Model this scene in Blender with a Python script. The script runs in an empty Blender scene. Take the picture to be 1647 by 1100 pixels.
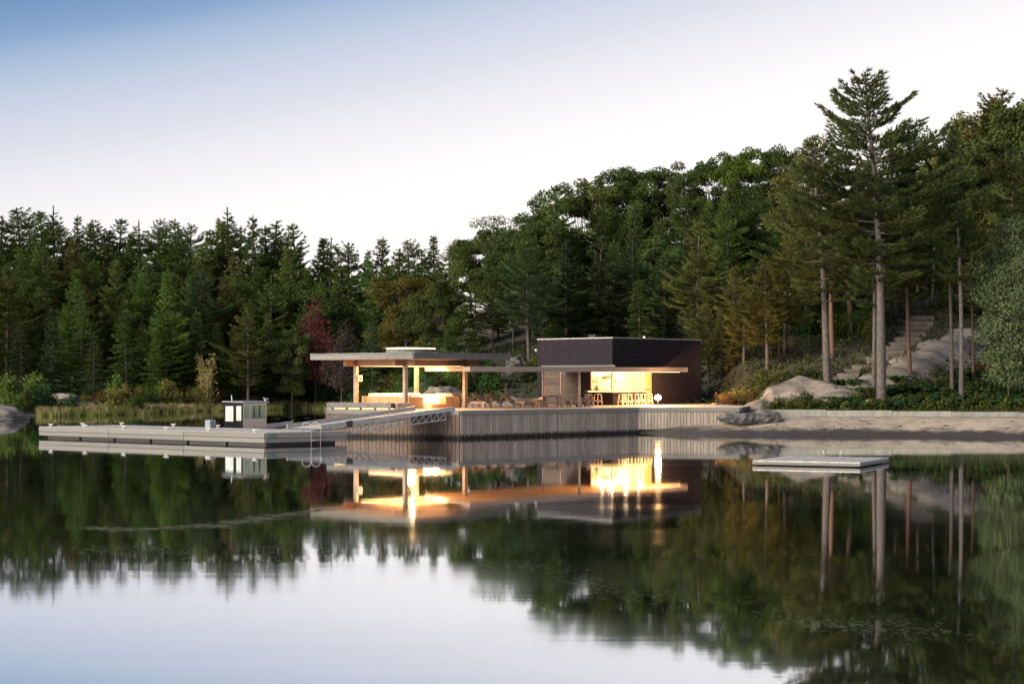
import bpy, bmesh, math, random
import numpy as np
from mathutils import Vector, Matrix

SC = bpy.context.scene
COL = SC.collection
# ------------------------------------------------------------------ camera
CAM_H = 3.7
F = 2287.0
cam = bpy.data.cameras.new('camera')
cam.lens = 50.0
cam.sensor_width = 36.0
cam.shift_y = 50.0 / 1647.0
cam.clip_end = 3000.0
camo = bpy.data.objects.new('camera', cam)
COL.objects.link(camo)
camo.location = (0, 0, CAM_H)
camo.rotation_euler = (math.radians(90), 0, 0)
SC.camera = camo

# ------------------------------------------------------------------ world / sky
SUN_EL, SUN_AZ = math.radians(22.0), math.radians(236.0)   # low afterglow behind and left of the camera
world = bpy.data.worlds.new('World')
SC.world = world
world.use_nodes = True
wn, wl = world.node_tree.nodes, world.node_tree.links
wn.clear()
out = wn.new('ShaderNodeOutputWorld')
bg = wn.new('ShaderNodeBackground')
bg.inputs['Strength'].default_value = 0.1
sky = wn.new('ShaderNodeTexSky')
sky.sky_type = 'NISHITA'
sky.sun_disc = False
sky.sun_elevation = SUN_EL
sky.sun_rotation = SUN_AZ
sky.air_density = 1.0
sky.dust_density = 1.5
tc = wn.new('ShaderNodeTexCoord')
dot = wn.new('ShaderNodeVectorMath'); dot.operation = 'DOT_PRODUCT'
dot.inputs[1].default_value = (-0.22, 0.0, 1.0)
wl.new(tc.outputs['Generated'], dot.inputs[0])
ramp = wn.new('ShaderNodeValToRGB')
cr = ramp.color_ramp
cr.interpolation = 'B_SPLINE'
stops = [(0.00, (0.66, 0.59, 0.53)), (0.10, (0.60, 0.555, 0.53)), (0.15, (0.54, 0.51, 0.505)), (0.19, (0.46, 0.442, 0.46)),
         (0.22, (0.375, 0.38, 0.42)), (0.25, (0.295, 0.322, 0.388)), (0.275, (0.20, 0.258, 0.35)), (0.29, (0.125, 0.195, 0.31)),
         (0.325, (0.060, 0.118, 0.24)), (0.37, (0.040, 0.085, 0.19)), (1.0, (0.038, 0.078, 0.17))]
while len(cr.elements) < len(stops):
    cr.elements.new(0.5)
for e, (p, c) in zip(cr.elements, stops):
    e.position = p
    e.color = (*c, 1)
wl.new(dot.outputs['Value'], ramp.inputs['Fac'])
scl = wn.new('ShaderNodeVectorMath'); scl.operation = 'SCALE'
scl.inputs['Scale'].default_value = 10.0
wl.new(ramp.outputs['Color'], scl.inputs[0])
mix = wn.new('ShaderNodeMix'); mix.data_type = 'RGBA'
mix.inputs['Factor'].default_value = 0.93
wl.new(sky.outputs['Color'], mix.inputs[6])
wl.new(scl.outputs['Vector'], mix.inputs[7])
wl.new(mix.outputs[2], bg.inputs['Color'])
wl.new(bg.outputs['Background'], out.inputs['Surface'])

# ------------------------------------------------------------------ soft afterglow sun
sl = bpy.data.lights.new('sun', 'SUN')
sl.energy = 4.3
sl.angle = math.radians(42)
sl.color = (1.0, 0.88, 0.68)
so = bpy.data.objects.new('sun', sl)
COL.objects.link(so)
sd = Vector((math.sin(SUN_AZ) * math.cos(SUN_EL), math.cos(SUN_AZ) * math.cos(SUN_EL), math.sin(SUN_EL)))
so.rotation_euler = sd.to_track_quat('Z', 'Y').to_euler()
so.location = (0, -20, 60)

SC.view_settings.view_transform = 'Standard'
SC.view_settings.look = 'None'
SC.view_settings.exposure = 1.0
SC.view_settings.gamma = 1.0
SC.view_settings.use_curve_mapping = False
SC.render.engine = 'CYCLES'
SC.cycles.use_denoising = True
SC.cycles.sample_clamp_indirect = 6.0
SC.cycles.max_bounces = 8
SC.cycles.transparent_max_bounces = 6

# ------------------------------------------------------------------ materials
def mat_base(name):
    m = bpy.data.materials.new(name)
    m.use_nodes = True
    n, l = m.node_tree.nodes, m.node_tree.links
    n.clear()
    o = n.new('ShaderNodeOutputMaterial')
    return m, n, l, o

def mat(name, c1, c2=None, scale=3.0, stretch=(1, 1, 1), rough=0.7, metal=0.0, bump=0.0, bscale=None, coord='Object',
        rand=0.0, emit=None, estr=0.0, detail=5.0, spec=0.4, contrast=(0.3, 0.7)):
    m, n, l, o = mat_base(name)
    p = n.new('ShaderNodeBsdfPrincipled')
    p.inputs['Roughness'].default_value = rough
    p.inputs['Metallic'].default_value = metal
    p.inputs['Specular IOR Level'].default_value = spec
    l.new(p.outputs['BSDF'], o.inputs['Surface'])
    if emit:
        p.inputs['Emission Color'].default_value = (*emit, 1)
        p.inputs['Emission Strength'].default_value = estr
    if c2 is None:
        c2 = tuple(min(1, v * 1.25) for v in c1)
    t = n.new('ShaderNodeTexCoord')
    mp = n.new('ShaderNodeMapping')
    mp.inputs['Scale'].default_value = stretch
    if coord == 'World':
        g = n.new('ShaderNodeNewGeometry')
        l.new(g.outputs['Position'], mp.inputs['Vector'])
    else:
        l.new(t.outputs[coord], mp.inputs['Vector'])
    ns = n.new('ShaderNodeTexNoise')
    ns.inputs['Scale'].default_value = scale
    ns.inputs['Detail'].default_value = detail
    l.new(mp.outputs['Vector'], ns.inputs['Vector'])
    r = n.new('ShaderNodeValToRGB')
    r.color_ramp.elements[0].position = contrast[0]; r.color_ramp.elements[0].color = (*c1, 1)
    r.color_ramp.elements[1].position = contrast[1]; r.color_ramp.elements[1].color = (*c2, 1)
    l.new(ns.outputs['Fac'], r.inputs['Fac'])
    colsock = r.outputs['Color']
    if rand > 0:
        oi = n.new('ShaderNodeObjectInfo')
        mr = n.new('ShaderNodeMapRange')
        mr.inputs['To Min'].default_value = 1 - rand
        mr.inputs['To Max'].default_value = 1 + rand
        l.new(oi.outputs['Random'], mr.inputs['Value'])
        sc_ = n.new('ShaderNodeVectorMath'); sc_.operation = 'SCALE'
        l.new(colsock, sc_.inputs[0]); l.new(mr.outputs['Result'], sc_.inputs['Scale'])
        colsock = sc_.outputs['Vector']
    l.new(colsock, p.inputs['Base Color'])
    if bump > 0:
        b = n.new('ShaderNodeBump')
        b.inputs['Strength'].default_value = bump
        b.inputs['Distance'].default_value = 0.05
        if bscale:
            n2 = n.new('ShaderNodeTexNoise'); n2.inputs['Scale'].default_value = bscale; n2.inputs['Detail'].default_value = 6
            l.new(mp.outputs['Vector'], n2.inputs['Vector']); l.new(n2.outputs['Fac'], b.inputs['Height'])
        else:
            l.new(ns.outputs['Fac'], b.inputs['Height'])
        l.new(b.outputs['Normal'], p.inputs['Normal'])
    m['colsock'] = 0
    return m

def leafmat(name, c1, c2, trans=0.3, scale=0.5, valr=0.25, huer=0.02):
    m, n, l, o = mat_base(name)
    t = n.new('ShaderNodeTexCoord')
    oi = n.new('ShaderNodeObjectInfo')
    ns = n.new('ShaderNodeTexNoise'); ns.inputs['Scale'].default_value = scale; ns.inputs['Detail'].default_value = 3
    ns.noise_dimensions = '4D'
    l.new(t.outputs['Object'], ns.inputs['Vector'])
    mw = n.new('ShaderNodeMath'); mw.operation = 'MULTIPLY'; mw.inputs[1].default_value = 37.0
    l.new(oi.outputs['Random'], mw.inputs[0]); l.new(mw.outputs[0], ns.inputs['W'])
    r = n.new('ShaderNodeValToRGB')
    r.color_ramp.elements[0].position = 0.32; r.color_ramp.elements[0].color = (*c1, 1)
    r.color_ramp.elements[1].position = 0.68; r.color_ramp.elements[1].color = (*c2, 1)
    l.new(ns.outputs['Fac'], r.inputs['Fac'])
    hs = n.new('ShaderNodeHueSaturation')
    mv = n.new('ShaderNodeMapRange'); mv.inputs['To Min'].default_value = 1 - valr; mv.inputs['To Max'].default_value = 1 + valr
    l.new(oi.outputs['Random'], mv.inputs['Value']); l.new(mv.outputs['Result'], hs.inputs['Value'])
    m3 = n.new('ShaderNodeMath'); m3.operation = 'MULTIPLY'; m3.inputs[1].default_value = 7.31
    l.new(oi.outputs['Random'], m3.inputs[0])
    fr = n.new('ShaderNodeMath'); fr.operation = 'FRACT'; l.new(m3.outputs[0], fr.inputs[0])
    mh = n.new('ShaderNodeMapRange'); mh.inputs['To Min'].default_value = 0.5 - huer; mh.inputs['To Max'].default_value = 0.5 + huer
    l.new(fr.outputs[0], mh.inputs['Value']); l.new(mh.outputs['Result'], hs.inputs['Hue'])
    l.new(r.outputs['Color'], hs.inputs['Color'])
    d = n.new('ShaderNodeBsdfDiffuse'); tr = n.new('ShaderNodeBsdfTranslucent')
    l.new(hs.outputs['Color'], d.inputs['Color']); l.new(hs.outputs['Color'], tr.inputs['Color'])
    mx = n.new('ShaderNodeMixShader'); mx.inputs['Fac'].default_value = trans
    l.new(d.outputs[0], mx.inputs[1]); l.new(tr.outputs[0], mx.inputs[2])
    l.new(mx.outputs[0], o.inputs['Surface'])
    return m

def emat(name, c, s):
    m, n, l, o = mat_base(name)
    e = n.new('ShaderNodeEmission')
    e.inputs['Color'].default_value = (*c, 1)
    e.inputs['Strength'].default_value = s
    l.new(e.outputs[0], o.inputs['Surface'])
    return m

def stain_planks(name, c1, c2):
    """weathered vertical planks with a wet, algae-dark foot near the water and per-plank tone"""
    m, n, l, o = mat_base(name)
    p = n.new('ShaderNodeBsdfPrincipled'); p.inputs['Roughness'].default_value = 0.8
    p.inputs['Specular IOR Level'].default_value = 0.3
    l.new(p.outputs['BSDF'], o.inputs['Surface'])
    g = n.new('ShaderNodeNewGeometry')
    mp = n.new('ShaderNodeMapping'); mp.inputs['Scale'].default_value = (9, 9, 0.7)
    l.new(g.outputs['Position'], mp.inputs['Vector'])
    ns = n.new('ShaderNodeTexNoise'); ns.inputs['Scale'].default_value = 1.6; ns.inputs['Detail'].default_value = 6
    l.new(mp.outputs['Vector'], ns.inputs['Vector'])
    r = n.new('ShaderNodeValToRGB')
    r.color_ramp.elements[0].position = 0.3; r.color_ramp.elements[0].color = (*c1, 1)
    r.color_ramp.elements[1].position = 0.72; r.color_ramp.elements[1].color = (*c2, 1)
    l.new(ns.outputs['Fac'], r.inputs['Fac'])
    oi = n.new('ShaderNodeObjectInfo')
    mr = n.new('ShaderNodeMapRange'); mr.inputs['To Min'].default_value = 0.78; mr.inputs['To Max'].default_value = 1.14
    l.new(oi.outputs['Random'], mr.inputs['Value'])
    sc_ = n.new('ShaderNodeVectorMath'); sc_.operation = 'SCALE'
    l.new(r.outputs['Color'], sc_.inputs[0]); l.new(mr.outputs['Result'], sc_.inputs['Scale'])
    sx = n.new('ShaderNodeSeparateXYZ'); l.new(g.outputs['Position'], sx.inputs[0])
    ad = n.new('ShaderNodeMath'); ad.operation = 'MULTIPLY_ADD'; ad.inputs[1].default_value = 0.45; ad.inputs[2].default_value = -0.2
    l.new(ns.outputs['Fac'], ad.inputs[0])
    sb = n.new('ShaderNodeMath'); sb.operation = 'SUBTRACT'; l.new(sx.outputs['Z'], sb.inputs[0]); l.new(ad.outputs[0], sb.inputs[1])
    mz = n.new('ShaderNodeMapRange'); mz.inputs['From Min'].default_value = 0.10; mz.inputs['From Max'].default_value = 0.26
    l.new(sb.outputs[0], mz.inputs['Value'])
    mx = n.new('ShaderNodeMix'); mx.data_type = 'RGBA'
    mx.inputs[6].default_value = (0.012, 0.009, 0.009, 1)
    l.new(mz.outputs['Result'], mx.inputs['Factor']); l.new(sc_.outputs['Vector'], mx.inputs[7])
    l.new(mx.outputs[2], p.inputs['Base Color'])
    return m

M = {}
M['grey_wood'] = mat('weathered_grey_wood', (0.085, 0.081, 0.079), (0.185, 0.178, 0.172), 2.0, (1.2, 1.2, 14), 0.8, bump=0.3, rand=0.15)
M['deck_wood'] = mat('deck_wood', (0.30, 0.27, 0.25), (0.46, 0.42, 0.39), 2.5, (1, 9, 1), 0.75, bump=0.25, rand=0.12)
M['pale_wood'] = mat('pale_dock_boards', (0.26, 0.255, 0.255), (0.42, 0.41, 0.405), 2.5, (6, 1, 1), 0.75, bump=0.25, rand=0.1)
M['plank'] = stain_planks('retaining_planks', (0.17, 0.145, 0.125), (0.28, 0.242, 0.213))
M['brown_plank'] = stain_planks('brown_planks', (0.10, 0.07, 0.055), (0.17, 0.125, 0.105))
M['cedar'] = mat('cedar_wood', (0.30, 0.155, 0.075), (0.46, 0.26, 0.13), 2.0, (1, 1, 8), 0.55, bump=0.1, rand=0.08)
M['beam'] = mat('stained_beam_wood', (0.17, 0.085, 0.05), (0.27, 0.15, 0.09), 2.0, (2, 2, 10), 0.6, bump=0.1)
M['soffit'] = mat('cedar_soffit', (0.36, 0.20, 0.10), (0.52, 0.31, 0.16), 2.0, (10, 1, 1), 0.6)
M['teak'] = mat('teak_furniture', (0.19, 0.14, 0.115), (0.31, 0.24, 0.205), 3.0, (1, 1, 6), 0.65, rand=0.1)
M['door_wood'] = mat('barn_door_wood', (0.042, 0.028, 0.023), (0.095, 0.064, 0.050), 1.8, (1, 1.2, 9), 0.65, rand=0.3)
M['siding'] = mat('dark_stained_siding', (0.010, 0.0085, 0.012), (0.026, 0.021, 0.028), 2.2, (1.5, 1.5, 9), 0.75, bump=0.3, spec=0.08)
M['dark'] = mat('black_painted_metal', (0.012, 0.012, 0.014), (0.02, 0.02, 0.024), 3, rough=0.45)
M['black_float'] = mat('black_plastic_float', (0.008, 0.008, 0.010), (0.016, 0.016, 0.018), 2, rough=0.5)
M['galv'] = mat('galvanised_steel', (0.24, 0.245, 0.255), (0.36, 0.365, 0.38), 6, rough=0.5, metal=0.6)
M['alu'] = mat('brushed_aluminium', (0.28, 0.275, 0.275), (0.40, 0.39, 0.39), 5, (1, 1, 12), rough=0.42, metal=0.75)
M['white'] = mat('white_paint', (0.50, 0.50, 0.50), (0.62, 0.62, 0.61), 4, rough=0.5)
M['cream'] = mat('cream_interior_panel', (0.66, 0.60, 0.50), (0.76, 0.70, 0.60), 3, rough=0.6)
M['blue_hull'] = mat('dark_blue_hull', (0.02, 0.05, 0.10), (0.035, 0.08, 0.15), 2, rough=0.3)
M['hull_grey'] = mat('grey_hull_paint', (0.07, 0.075, 0.085), (0.13, 0.135, 0.15), 2, rough=0.35)
M['motor'] = mat('outboard_cowling', (0.16, 0.18, 0.21), (0.24, 0.26, 0.30), 3, rough=0.3)
M['vinyl'] = mat('black_vinyl', (0.0035, 0.0035, 0.0045), (0.007, 0.007, 0.009), 4, rough=0.6, spec=0.1)
M['clear'] = mat('hazy_clear_vinyl', (0.30, 0.34, 0.315), (0.46, 0.49, 0.47), 1.6, rough=0.12, spec=0.6)
M['green_glass'] = mat('tinted_boat_glass', (0.10, 0.17, 0.13), (0.26, 0.40, 0.25), 1.5, (1, 1, 1), rough=0.06, spec=0.8)
M['sign_green'] = mat('green_sign_plate', (0.05, 0.17, 0.13), (0.08, 0.23, 0.18), 5, rough=0.5)
M['sign_dark'] = mat('dark_sign_print', (0.008, 0.025, 0.022), (0.012, 0.03, 0.026), 5, rough=0.5)
M['sling'] = mat('brown_mesh_sling', (0.11, 0.085, 0.075), (0.17, 0.135, 0.12), 12, rough=0.8)
M['cushion'] = mat('pale_bench_cushion', (0.62, 0.56, 0.46), (0.74, 0.68, 0.58), 4, rough=0.8)
M['concrete'] = mat('pale_concrete', (0.17, 0.17, 0.155), (0.29, 0.285, 0.262), 0.9, (3, 3, 0.7), 0.85, bump=0.3, bscale=12, coord='World', rand=0.07, contrast=(0.25, 0.75))
M['bark'] = mat('pine_bark', (0.030, 0.026, 0.026), (0.095, 0.083, 0.080), 5, (2.5, 2.5, 0.6), 0.9, bump=0.9, bscale=9)
M['forest_bark'] = mat('shaded_pine_bark', (0.030, 0.026, 0.024), (0.085, 0.072, 0.066), 5, (2.5, 2.5, 0.6), 0.9, bump=0.9, bscale=9)  # darker copy of the pine bark, forest shade put into the colour
M['red_bark'] = mat('red_pine_bark', (0.06, 0.036, 0.028), (0.14, 0.085, 0.062), 5, (2.5, 2.5, 0.6), 0.9, bump=0.9, bscale=9)
M['dark_bark'] = mat('oak_bark', (0.035, 0.029, 0.026), (0.085, 0.072, 0.064), 5, (2.5, 2.5, 0.6), 0.9, bump=0.8, bscale=8)
M['pale_bark'] = mat('pale_birch_bark', (0.30, 0.27, 0.23), (0.46, 0.43, 0.38), 4, (2, 2, 1), 0.8)
M['rock_dark'] = mat('dark_shore_rock', (0.032, 0.032, 0.034), (0.115, 0.112, 0.112), 2.2, (1, 1, 2), 0.85, bump=0.8, bscale=5, coord='World')
M['rock_slab'] = mat('stone_step_slab', (0.085, 0.072, 0.062), (0.17, 0.145, 0.125), 2.5, rough=0.85, bump=0.6, bscale=7, rand=0.12)

LAMPC = (1.0, 0.56, 0.20)
M['led'] = emat('warm_led_strip', (1.0, 0.60, 0.22), 3.0)
M['fire_glow'] = emat('fire_glow', (1.0, 0.70, 0.34), 6.0)
M['led_soft'] = emat('warm_led_glow', (1.0, 0.66, 0.30), 2.2)
M['lampglass'] = emat('lamp_glass', (1.0, 0.72, 0.38), 40.0)

def granite_material():
    m, n, l, o = mat_base('pink_grey_granite')
    p = n.new('ShaderNodeBsdfPrincipled'); p.inputs['Roughness'].default_value = 0.8
    l.new(p.outputs[0], o.inputs[0])
    g = n.new('ShaderNodeNewGeometry')
    n1 = n.new('ShaderNodeTexNoise'); n1.inputs['Scale'].default_value = 0.35; n1.inputs['Detail'].default_value = 8; n1.inputs['Distortion'].default_value = 0.8
    mp = n.new('ShaderNodeMapping'); mp.inputs['Scale'].default_value = (1, 1, 3)
    mp.inputs['Rotation'].default_value = (0, 0.4, 0)
    l.new(g.outputs['Position'], mp.inputs[0]); l.new(mp.outputs[0], n1.inputs[0])
    r = n.new('ShaderNodeValToRGB')
    e = r.color_ramp.elements
    e[0].position = 0.33; e[0].color = (0.075, 0.072, 0.07, 1)
    e[1].position = 0.75; e[1].color = (0.33, 0.272, 0.225, 1)
    x = e.new(0.5); x.color = (0.20, 0.172, 0.15, 1)
    l.new(n1.outputs[0], r.inputs[0])
    n2 = n.new('ShaderNodeTexNoise'); n2.inputs['Scale'].default_value = 6; n2.inputs['Detail'].default_value = 6
    l.new(g.outputs['Position'], n2.inputs[0])
    mx = n.new('ShaderNodeMix'); mx.data_type = 'RGBA'; mx.blend_type = 'MULTIPLY'; mx.inputs['Factor'].default_value = 0.55
    r2 = n.new('ShaderNodeValToRGB'); r2.color_ramp.elements[0].position = 0.35; r2.color_ramp.elements[0].color = (0.45, 0.45, 0.45, 1); r2.color_ramp.elements[1].position = 0.6
    l.new(n2.outputs[0], r2.inputs[0]); l.new(r.outputs[0], mx.inputs[6]); l.new(r2.outputs[0], mx.inputs[7])
    l.new(mx.outputs[2], p.inputs['Base Color'])
    b = n.new('ShaderNodeBump'); b.inputs['Strength'].default_value = 0.7; b.inputs['Distance'].default_value = 0.12
    l.new(n1.outputs[0], b.inputs['Height']); l.new(b.outputs[0], p.inputs['Normal'])
    return m
M['granite'] = granite_material()

def terrain_material():
    m, n, l, o = mat_base('forest_floor_soil')
    p = n.new('ShaderNodeBsdfPrincipled'); p.inputs['Roughness'].default_value = 0.95
    l.new(p.outputs[0], o.inputs[0])
    g = n.new('ShaderNodeNewGeometry')
    n1 = n.new('ShaderNodeTexNoise'); n1.inputs['Scale'].default_value = 0.8; n1.inputs['Detail'].default_value = 8
    l.new(g.outputs['Position'], n1.inputs[0])
    r = n.new('ShaderNodeValToRGB'); e = r.color_ramp.elements
    e[0].position = 0.35; e[0].color = (0.022, 0.018, 0.013, 1)
    e[1].position = 0.7; e[1].color = (0.055, 0.05, 0.028, 1)
    l.new(n1.outputs[0], r.inputs[0]); l.new(r.outputs[0], p.inputs['Base Color'])
    b = n.new('ShaderNodeBump'); b.inputs['Strength'].default_value = 0.8; b.inputs['Distance'].default_value = 0.2
    l.new(n1.outputs[0], b.inputs['Height']); l.new(b.outputs[0], p.inputs['Normal'])
    return m

def sand_material():
    m, n, l, o = mat_base('beach_sand')
    p = n.new('ShaderNodeBsdfPrincipled'); p.inputs['Roughness'].default_value = 0.9
    l.new(p.outputs[0], o.inputs[0])
    g = n.new('ShaderNodeNewGeometry')
    sx = n.new('ShaderNodeSeparateXYZ'); l.new(g.outputs['Position'], sx.inputs[0])
    n1 = n.new('ShaderNodeTexNoise'); n1.inputs['Scale'].default_value = 1.1; n1.inputs['Detail'].default_value = 8
    l.new(g.outputs['Position'], n1.inputs[0])
    r = n.new('ShaderNodeValToRGB'); e = r.color_ramp.elements
    e[0].position = 0.36; e[0].color = (0.20, 0.165, 0.135, 1)
    e[1].position = 0.62; e[1].color = (0.30, 0.25, 0.205, 1)
    l.new(n1.outputs[0], r.inputs[0])
    # soaked, dark sand along the waterline
    ma = n.new('ShaderNodeMath'); ma.operation = 'MULTIPLY_ADD'; ma.inputs[1].default_value = 0.5; ma.inputs[2].default_value = -0.25
    l.new(n1.outputs[0], ma.inputs[0])
    ad = n.new('ShaderNodeMath'); ad.operation = 'ADD'; l.new(sx.outputs['Z'], ad.inputs[0]); l.new(ma.outputs[0], ad.inputs[1])
    mr = n.new('ShaderNodeMapRange'); mr.inputs['From Min'].default_value = 0.24; mr.inputs['From Max'].default_value = 0.46
    l.new(ad.outputs[0], mr.inputs['Value'])
    mx = n.new('ShaderNodeMix'); mx.data_type = 'RGBA'
    mx.inputs[6].default_value = (0.045, 0.039, 0.038, 1)
    l.new(mr.outputs[0], mx.inputs['Factor']); l.new(r.outputs[0], mx.inputs[7])
    l.new(mx.outputs[2], p.inputs['Base Color'])
    rr = n.new('ShaderNodeMapRange'); rr.inputs['To Min'].default_value = 0.45; rr.inputs['To Max'].default_value = 0.95
    l.new(mr.outputs[0], rr.inputs['Value']); l.new(rr.outputs[0], p.inputs['Roughness'])
    n2 = n.new('ShaderNodeTexNoise'); n2.inputs['Scale'].default_value = 4; n2.inputs['Detail'].default_value = 6
    l.new(g.outputs['Position'], n2.inputs[0])
    b = n.new('ShaderNodeBump'); b.inputs['Strength'].default_value = 0.5; b.inputs['Distance'].default_value = 0.05
    l.new(n2.outputs[0], b.inputs['Height']); l.new(b.outputs[0], p.inputs['Normal'])
    return m

def water_material():
    m, n, l, o = mat_base('still_lake_water')
    g = n.new('ShaderNodeNewGeometry')
    # gentle long swell + wind-streaked patches
    mp = n.new('ShaderNodeMapping'); mp.inputs['Scale'].default_value = (0.10, 0.8, 1)
    mp.inputs['Rotation'].default_value = (0, 0, 0.16)
    l.new(g.outputs['Position'], mp.inputs[0])
    n1 = n.new('ShaderNodeTexNoise'); n1.inputs['Scale'].default_value = 1.0; n1.inputs['Detail'].default_value = 4; n1.inputs['Distortion'].default_value = 0.6
    l.new(mp.outputs[0], n1.inputs[0])
    mp2 = n.new('ShaderNodeMapping'); mp2.inputs['Scale'].default_value = (0.035, 0.16, 1); mp2.inputs['Rotation'].default_value = (0, 0, 0.2)
    l.new(g.outputs['Position'], mp2.inputs[0])
    n2 = n.new('ShaderNodeTexNoise'); n2.inputs['Scale'].default_value = 1.0; n2.inputs['Detail'].default_value = 6; n2.inputs['Distortion'].default_value = 1.2
    l.new(mp2.outputs[0], n2.inputs[0])
    rr = n.new('ShaderNodeValToRGB'); e = rr.color_ramp.elements
    e[0].position = 0.45; e[0].color = (0.03, 0.03, 0.03, 1)
    e[1].position = 0.75; e[1].color = (0.07, 0.07, 0.07, 1)
    l.new(n2.outputs[0], rr.inputs[0])
    b = n.new('ShaderNodeBump'); b.inputs['Strength'].default_value = 0.004; b.inputs['Distance'].default_value = 0.3
    l.new(n1.outputs[0], b.inputs['Height'])
    gl = n.new('ShaderNodeBsdfGlossy'); gl.inputs['Color'].default_value = (0.97, 0.985, 1.0, 1)
    l.new(rr.outputs[0], gl.inputs['Roughness']); l.new(b.outputs[0], gl.inputs['Normal'])
    d = n.new('ShaderNodeBsdfDiffuse'); d.inputs['Color'].default_value = (0.007, 0.010, 0.008, 1)
    lw = n.new('ShaderNodeLayerWeight'); lw.inputs['Blend'].default_value = 0.5
    fz = n.new('ShaderNodeMapRange')
    fz.inputs['From Min'].default_value = 0.2; fz.inputs['From Max'].default_value = 0.95
    fz.inputs['To Min'].default_value = 0.50; fz.inputs['To Max'].default_value = 0.96
    l.new(lw.outputs['Facing'], fz.inputs['Value'])
    mx = n.new('ShaderNodeMixShader')
    l.new(fz.outputs[0], mx.inputs['Fac']); l.new(d.outputs[0], mx.inputs[1]); l.new(gl.outputs[0], mx.inputs[2])
    l.new(mx.outputs[0], o.inputs[0])
    return m

# ------------------------------------------------------------------ mesh helpers
class MB:
    def __init__(s):
        s.v = []; s.f = []; s.m = []
    def add(s, vs, fs, mi=0):
        o = len(s.v)
        s.v += [tuple(v) for v in vs]
        s.f += [tuple(o + i for i in f) for f in fs]
        s.m += [mi] * len(fs)
        return s
    BF = [(0, 3, 2, 1), (4, 5, 6, 7), (0, 1, 5, 4), (1, 2, 6, 5), (2, 3, 7, 6), (3, 0, 4, 7)]
    def box(s, x0, x1, y0, y1, z0, z1, mi=0):
        return s.add([(x0, y0, z0), (x1, y0, z0), (x1, y1, z0), (x0, y1, z0), (x0, y0, z1), (x1, y0, z1), (x1, y1, z1), (x0, y1, z1)], MB.BF, mi)
    def prism(s, poly, z0, z1, mi=0):
        n = len(poly)
        a = sum(poly[i][0] * poly[(i + 1) % n][1] - poly[(i + 1) % n][0] * poly[i][1] for i in range(n))
        if a < 0: poly = poly[::-1]
        vs = [(p[0], p[1], z0) for p in poly] + [(p[0], p[1], z1) for p in poly]
        fs = [tuple(range(n))[::-1], tuple(range(n, 2 * n))] + [(i, (i + 1) % n, n + (i + 1) % n, n + i) for i in range(n)]
        return s.add(vs, fs, mi)
    def beam(s, p0, p1, w, h, mi=0, up=(0, 0, 1)):
        """rectangular bar from p0 to p1, w across, h along up"""
        p0, p1 = Vector(p0), Vector(p1)
        d = (p1 - p0).normalized(); u = Vector(up)
        if abs(d.dot(u)) > 0.98: u = Vector((0, 1, 0))
        r = d.cross(u).normalized(); u = r.cross(d).normalized()
        vs = []
        for p in (p0, p1):
            for a, b in ((-1, -1), (1, -1), (1, 1), (-1, 1)):
                vs.append(p + r * (a * w / 2) + u * (b * h / 2))
        return s.add(vs, [(0, 1, 2, 3), (7, 6, 5, 4), (0, 4, 5, 1), (1, 5, 6, 2), (2, 6, 7, 3), (3, 7, 4, 0)], mi)
    def tube(s, pts, rs, n=8, mi=0, cap=True):
        pts = [Vector(p) for p in pts]
        if not hasattr(rs, '__len__'): rs = [rs] * len(pts)
        o = len(s.v); ref = Vector((0.31, 0.95, 0.05))
        for i, p in enumerate(pts):
            d = (pts[min(i + 1, len(pts) - 1)] - pts[max(i - 1, 0)]).normalized()
            if abs(d.dot(ref)) > 0.95: ref = Vector((0.95, 0.1, 0.31))
            a = d.cross(ref).normalized(); b = d.cross(a).normalized()
            for k in range(n):
                t = 2 * math.pi * k / n
                s.v.append(tuple(p + (a * math.cos(t) + b * math.sin(t)) * rs[i]))
        for i in range(len(pts) - 1):
            for k in range(n):
                k2 = (k + 1) % n
                s.f.append((o + i * n + k, o + (i + 1) * n + k, o + (i + 1) * n + k2, o + i * n + k2)); s.m.append(mi)
        if cap:
            s.f.append(tuple(o + k for k in range(n))); s.m.append(mi)
            e = o + (len(pts) - 1) * n
            s.f.append(tuple(e + k for k in range(n))[::-1]); s.m.append(mi)
        return s
    def lathe(s, prof, n=16, c=(0, 0), mi=0):
        o = len(s.v)
        for r, z in prof:
            for k in range(n):
                t = 2 * math.pi * k / n
                s.v.append((c[0] + r * math.cos(t), c[1] + r * math.sin(t), z))
        for i in range(len(prof) - 1):
            for k in range(n):
                k2 = (k + 1) % n
                s.f.append((o + i * n + k, o + i * n + k2, o + (i + 1) * n + k2, o + (i + 1) * n + k)); s.m.append(mi)
        s.f.append(tuple(o + k for k in range(n))[::-1]); s.m.append(mi)
        e = o + (len(prof) - 1) * n
        s.f.append(tuple(e + k for k in range(n))); s.m.append(mi)
        return s
    def mesh(s, name, mats, smooth=False):
        me = bpy.data.meshes.new(name)
        me.from_pydata(s.v, [], s.f)
        for m in (mats if isinstance(mats, (list, tuple)) else [mats]): me.materials.append(m)
        if any(s.m): me.polygons.foreach_set('material_index', s.m)
        if smooth: me.polygons.foreach_set('use_smooth', [True] * len(me.polygons))
        me.update()
        return me

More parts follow.
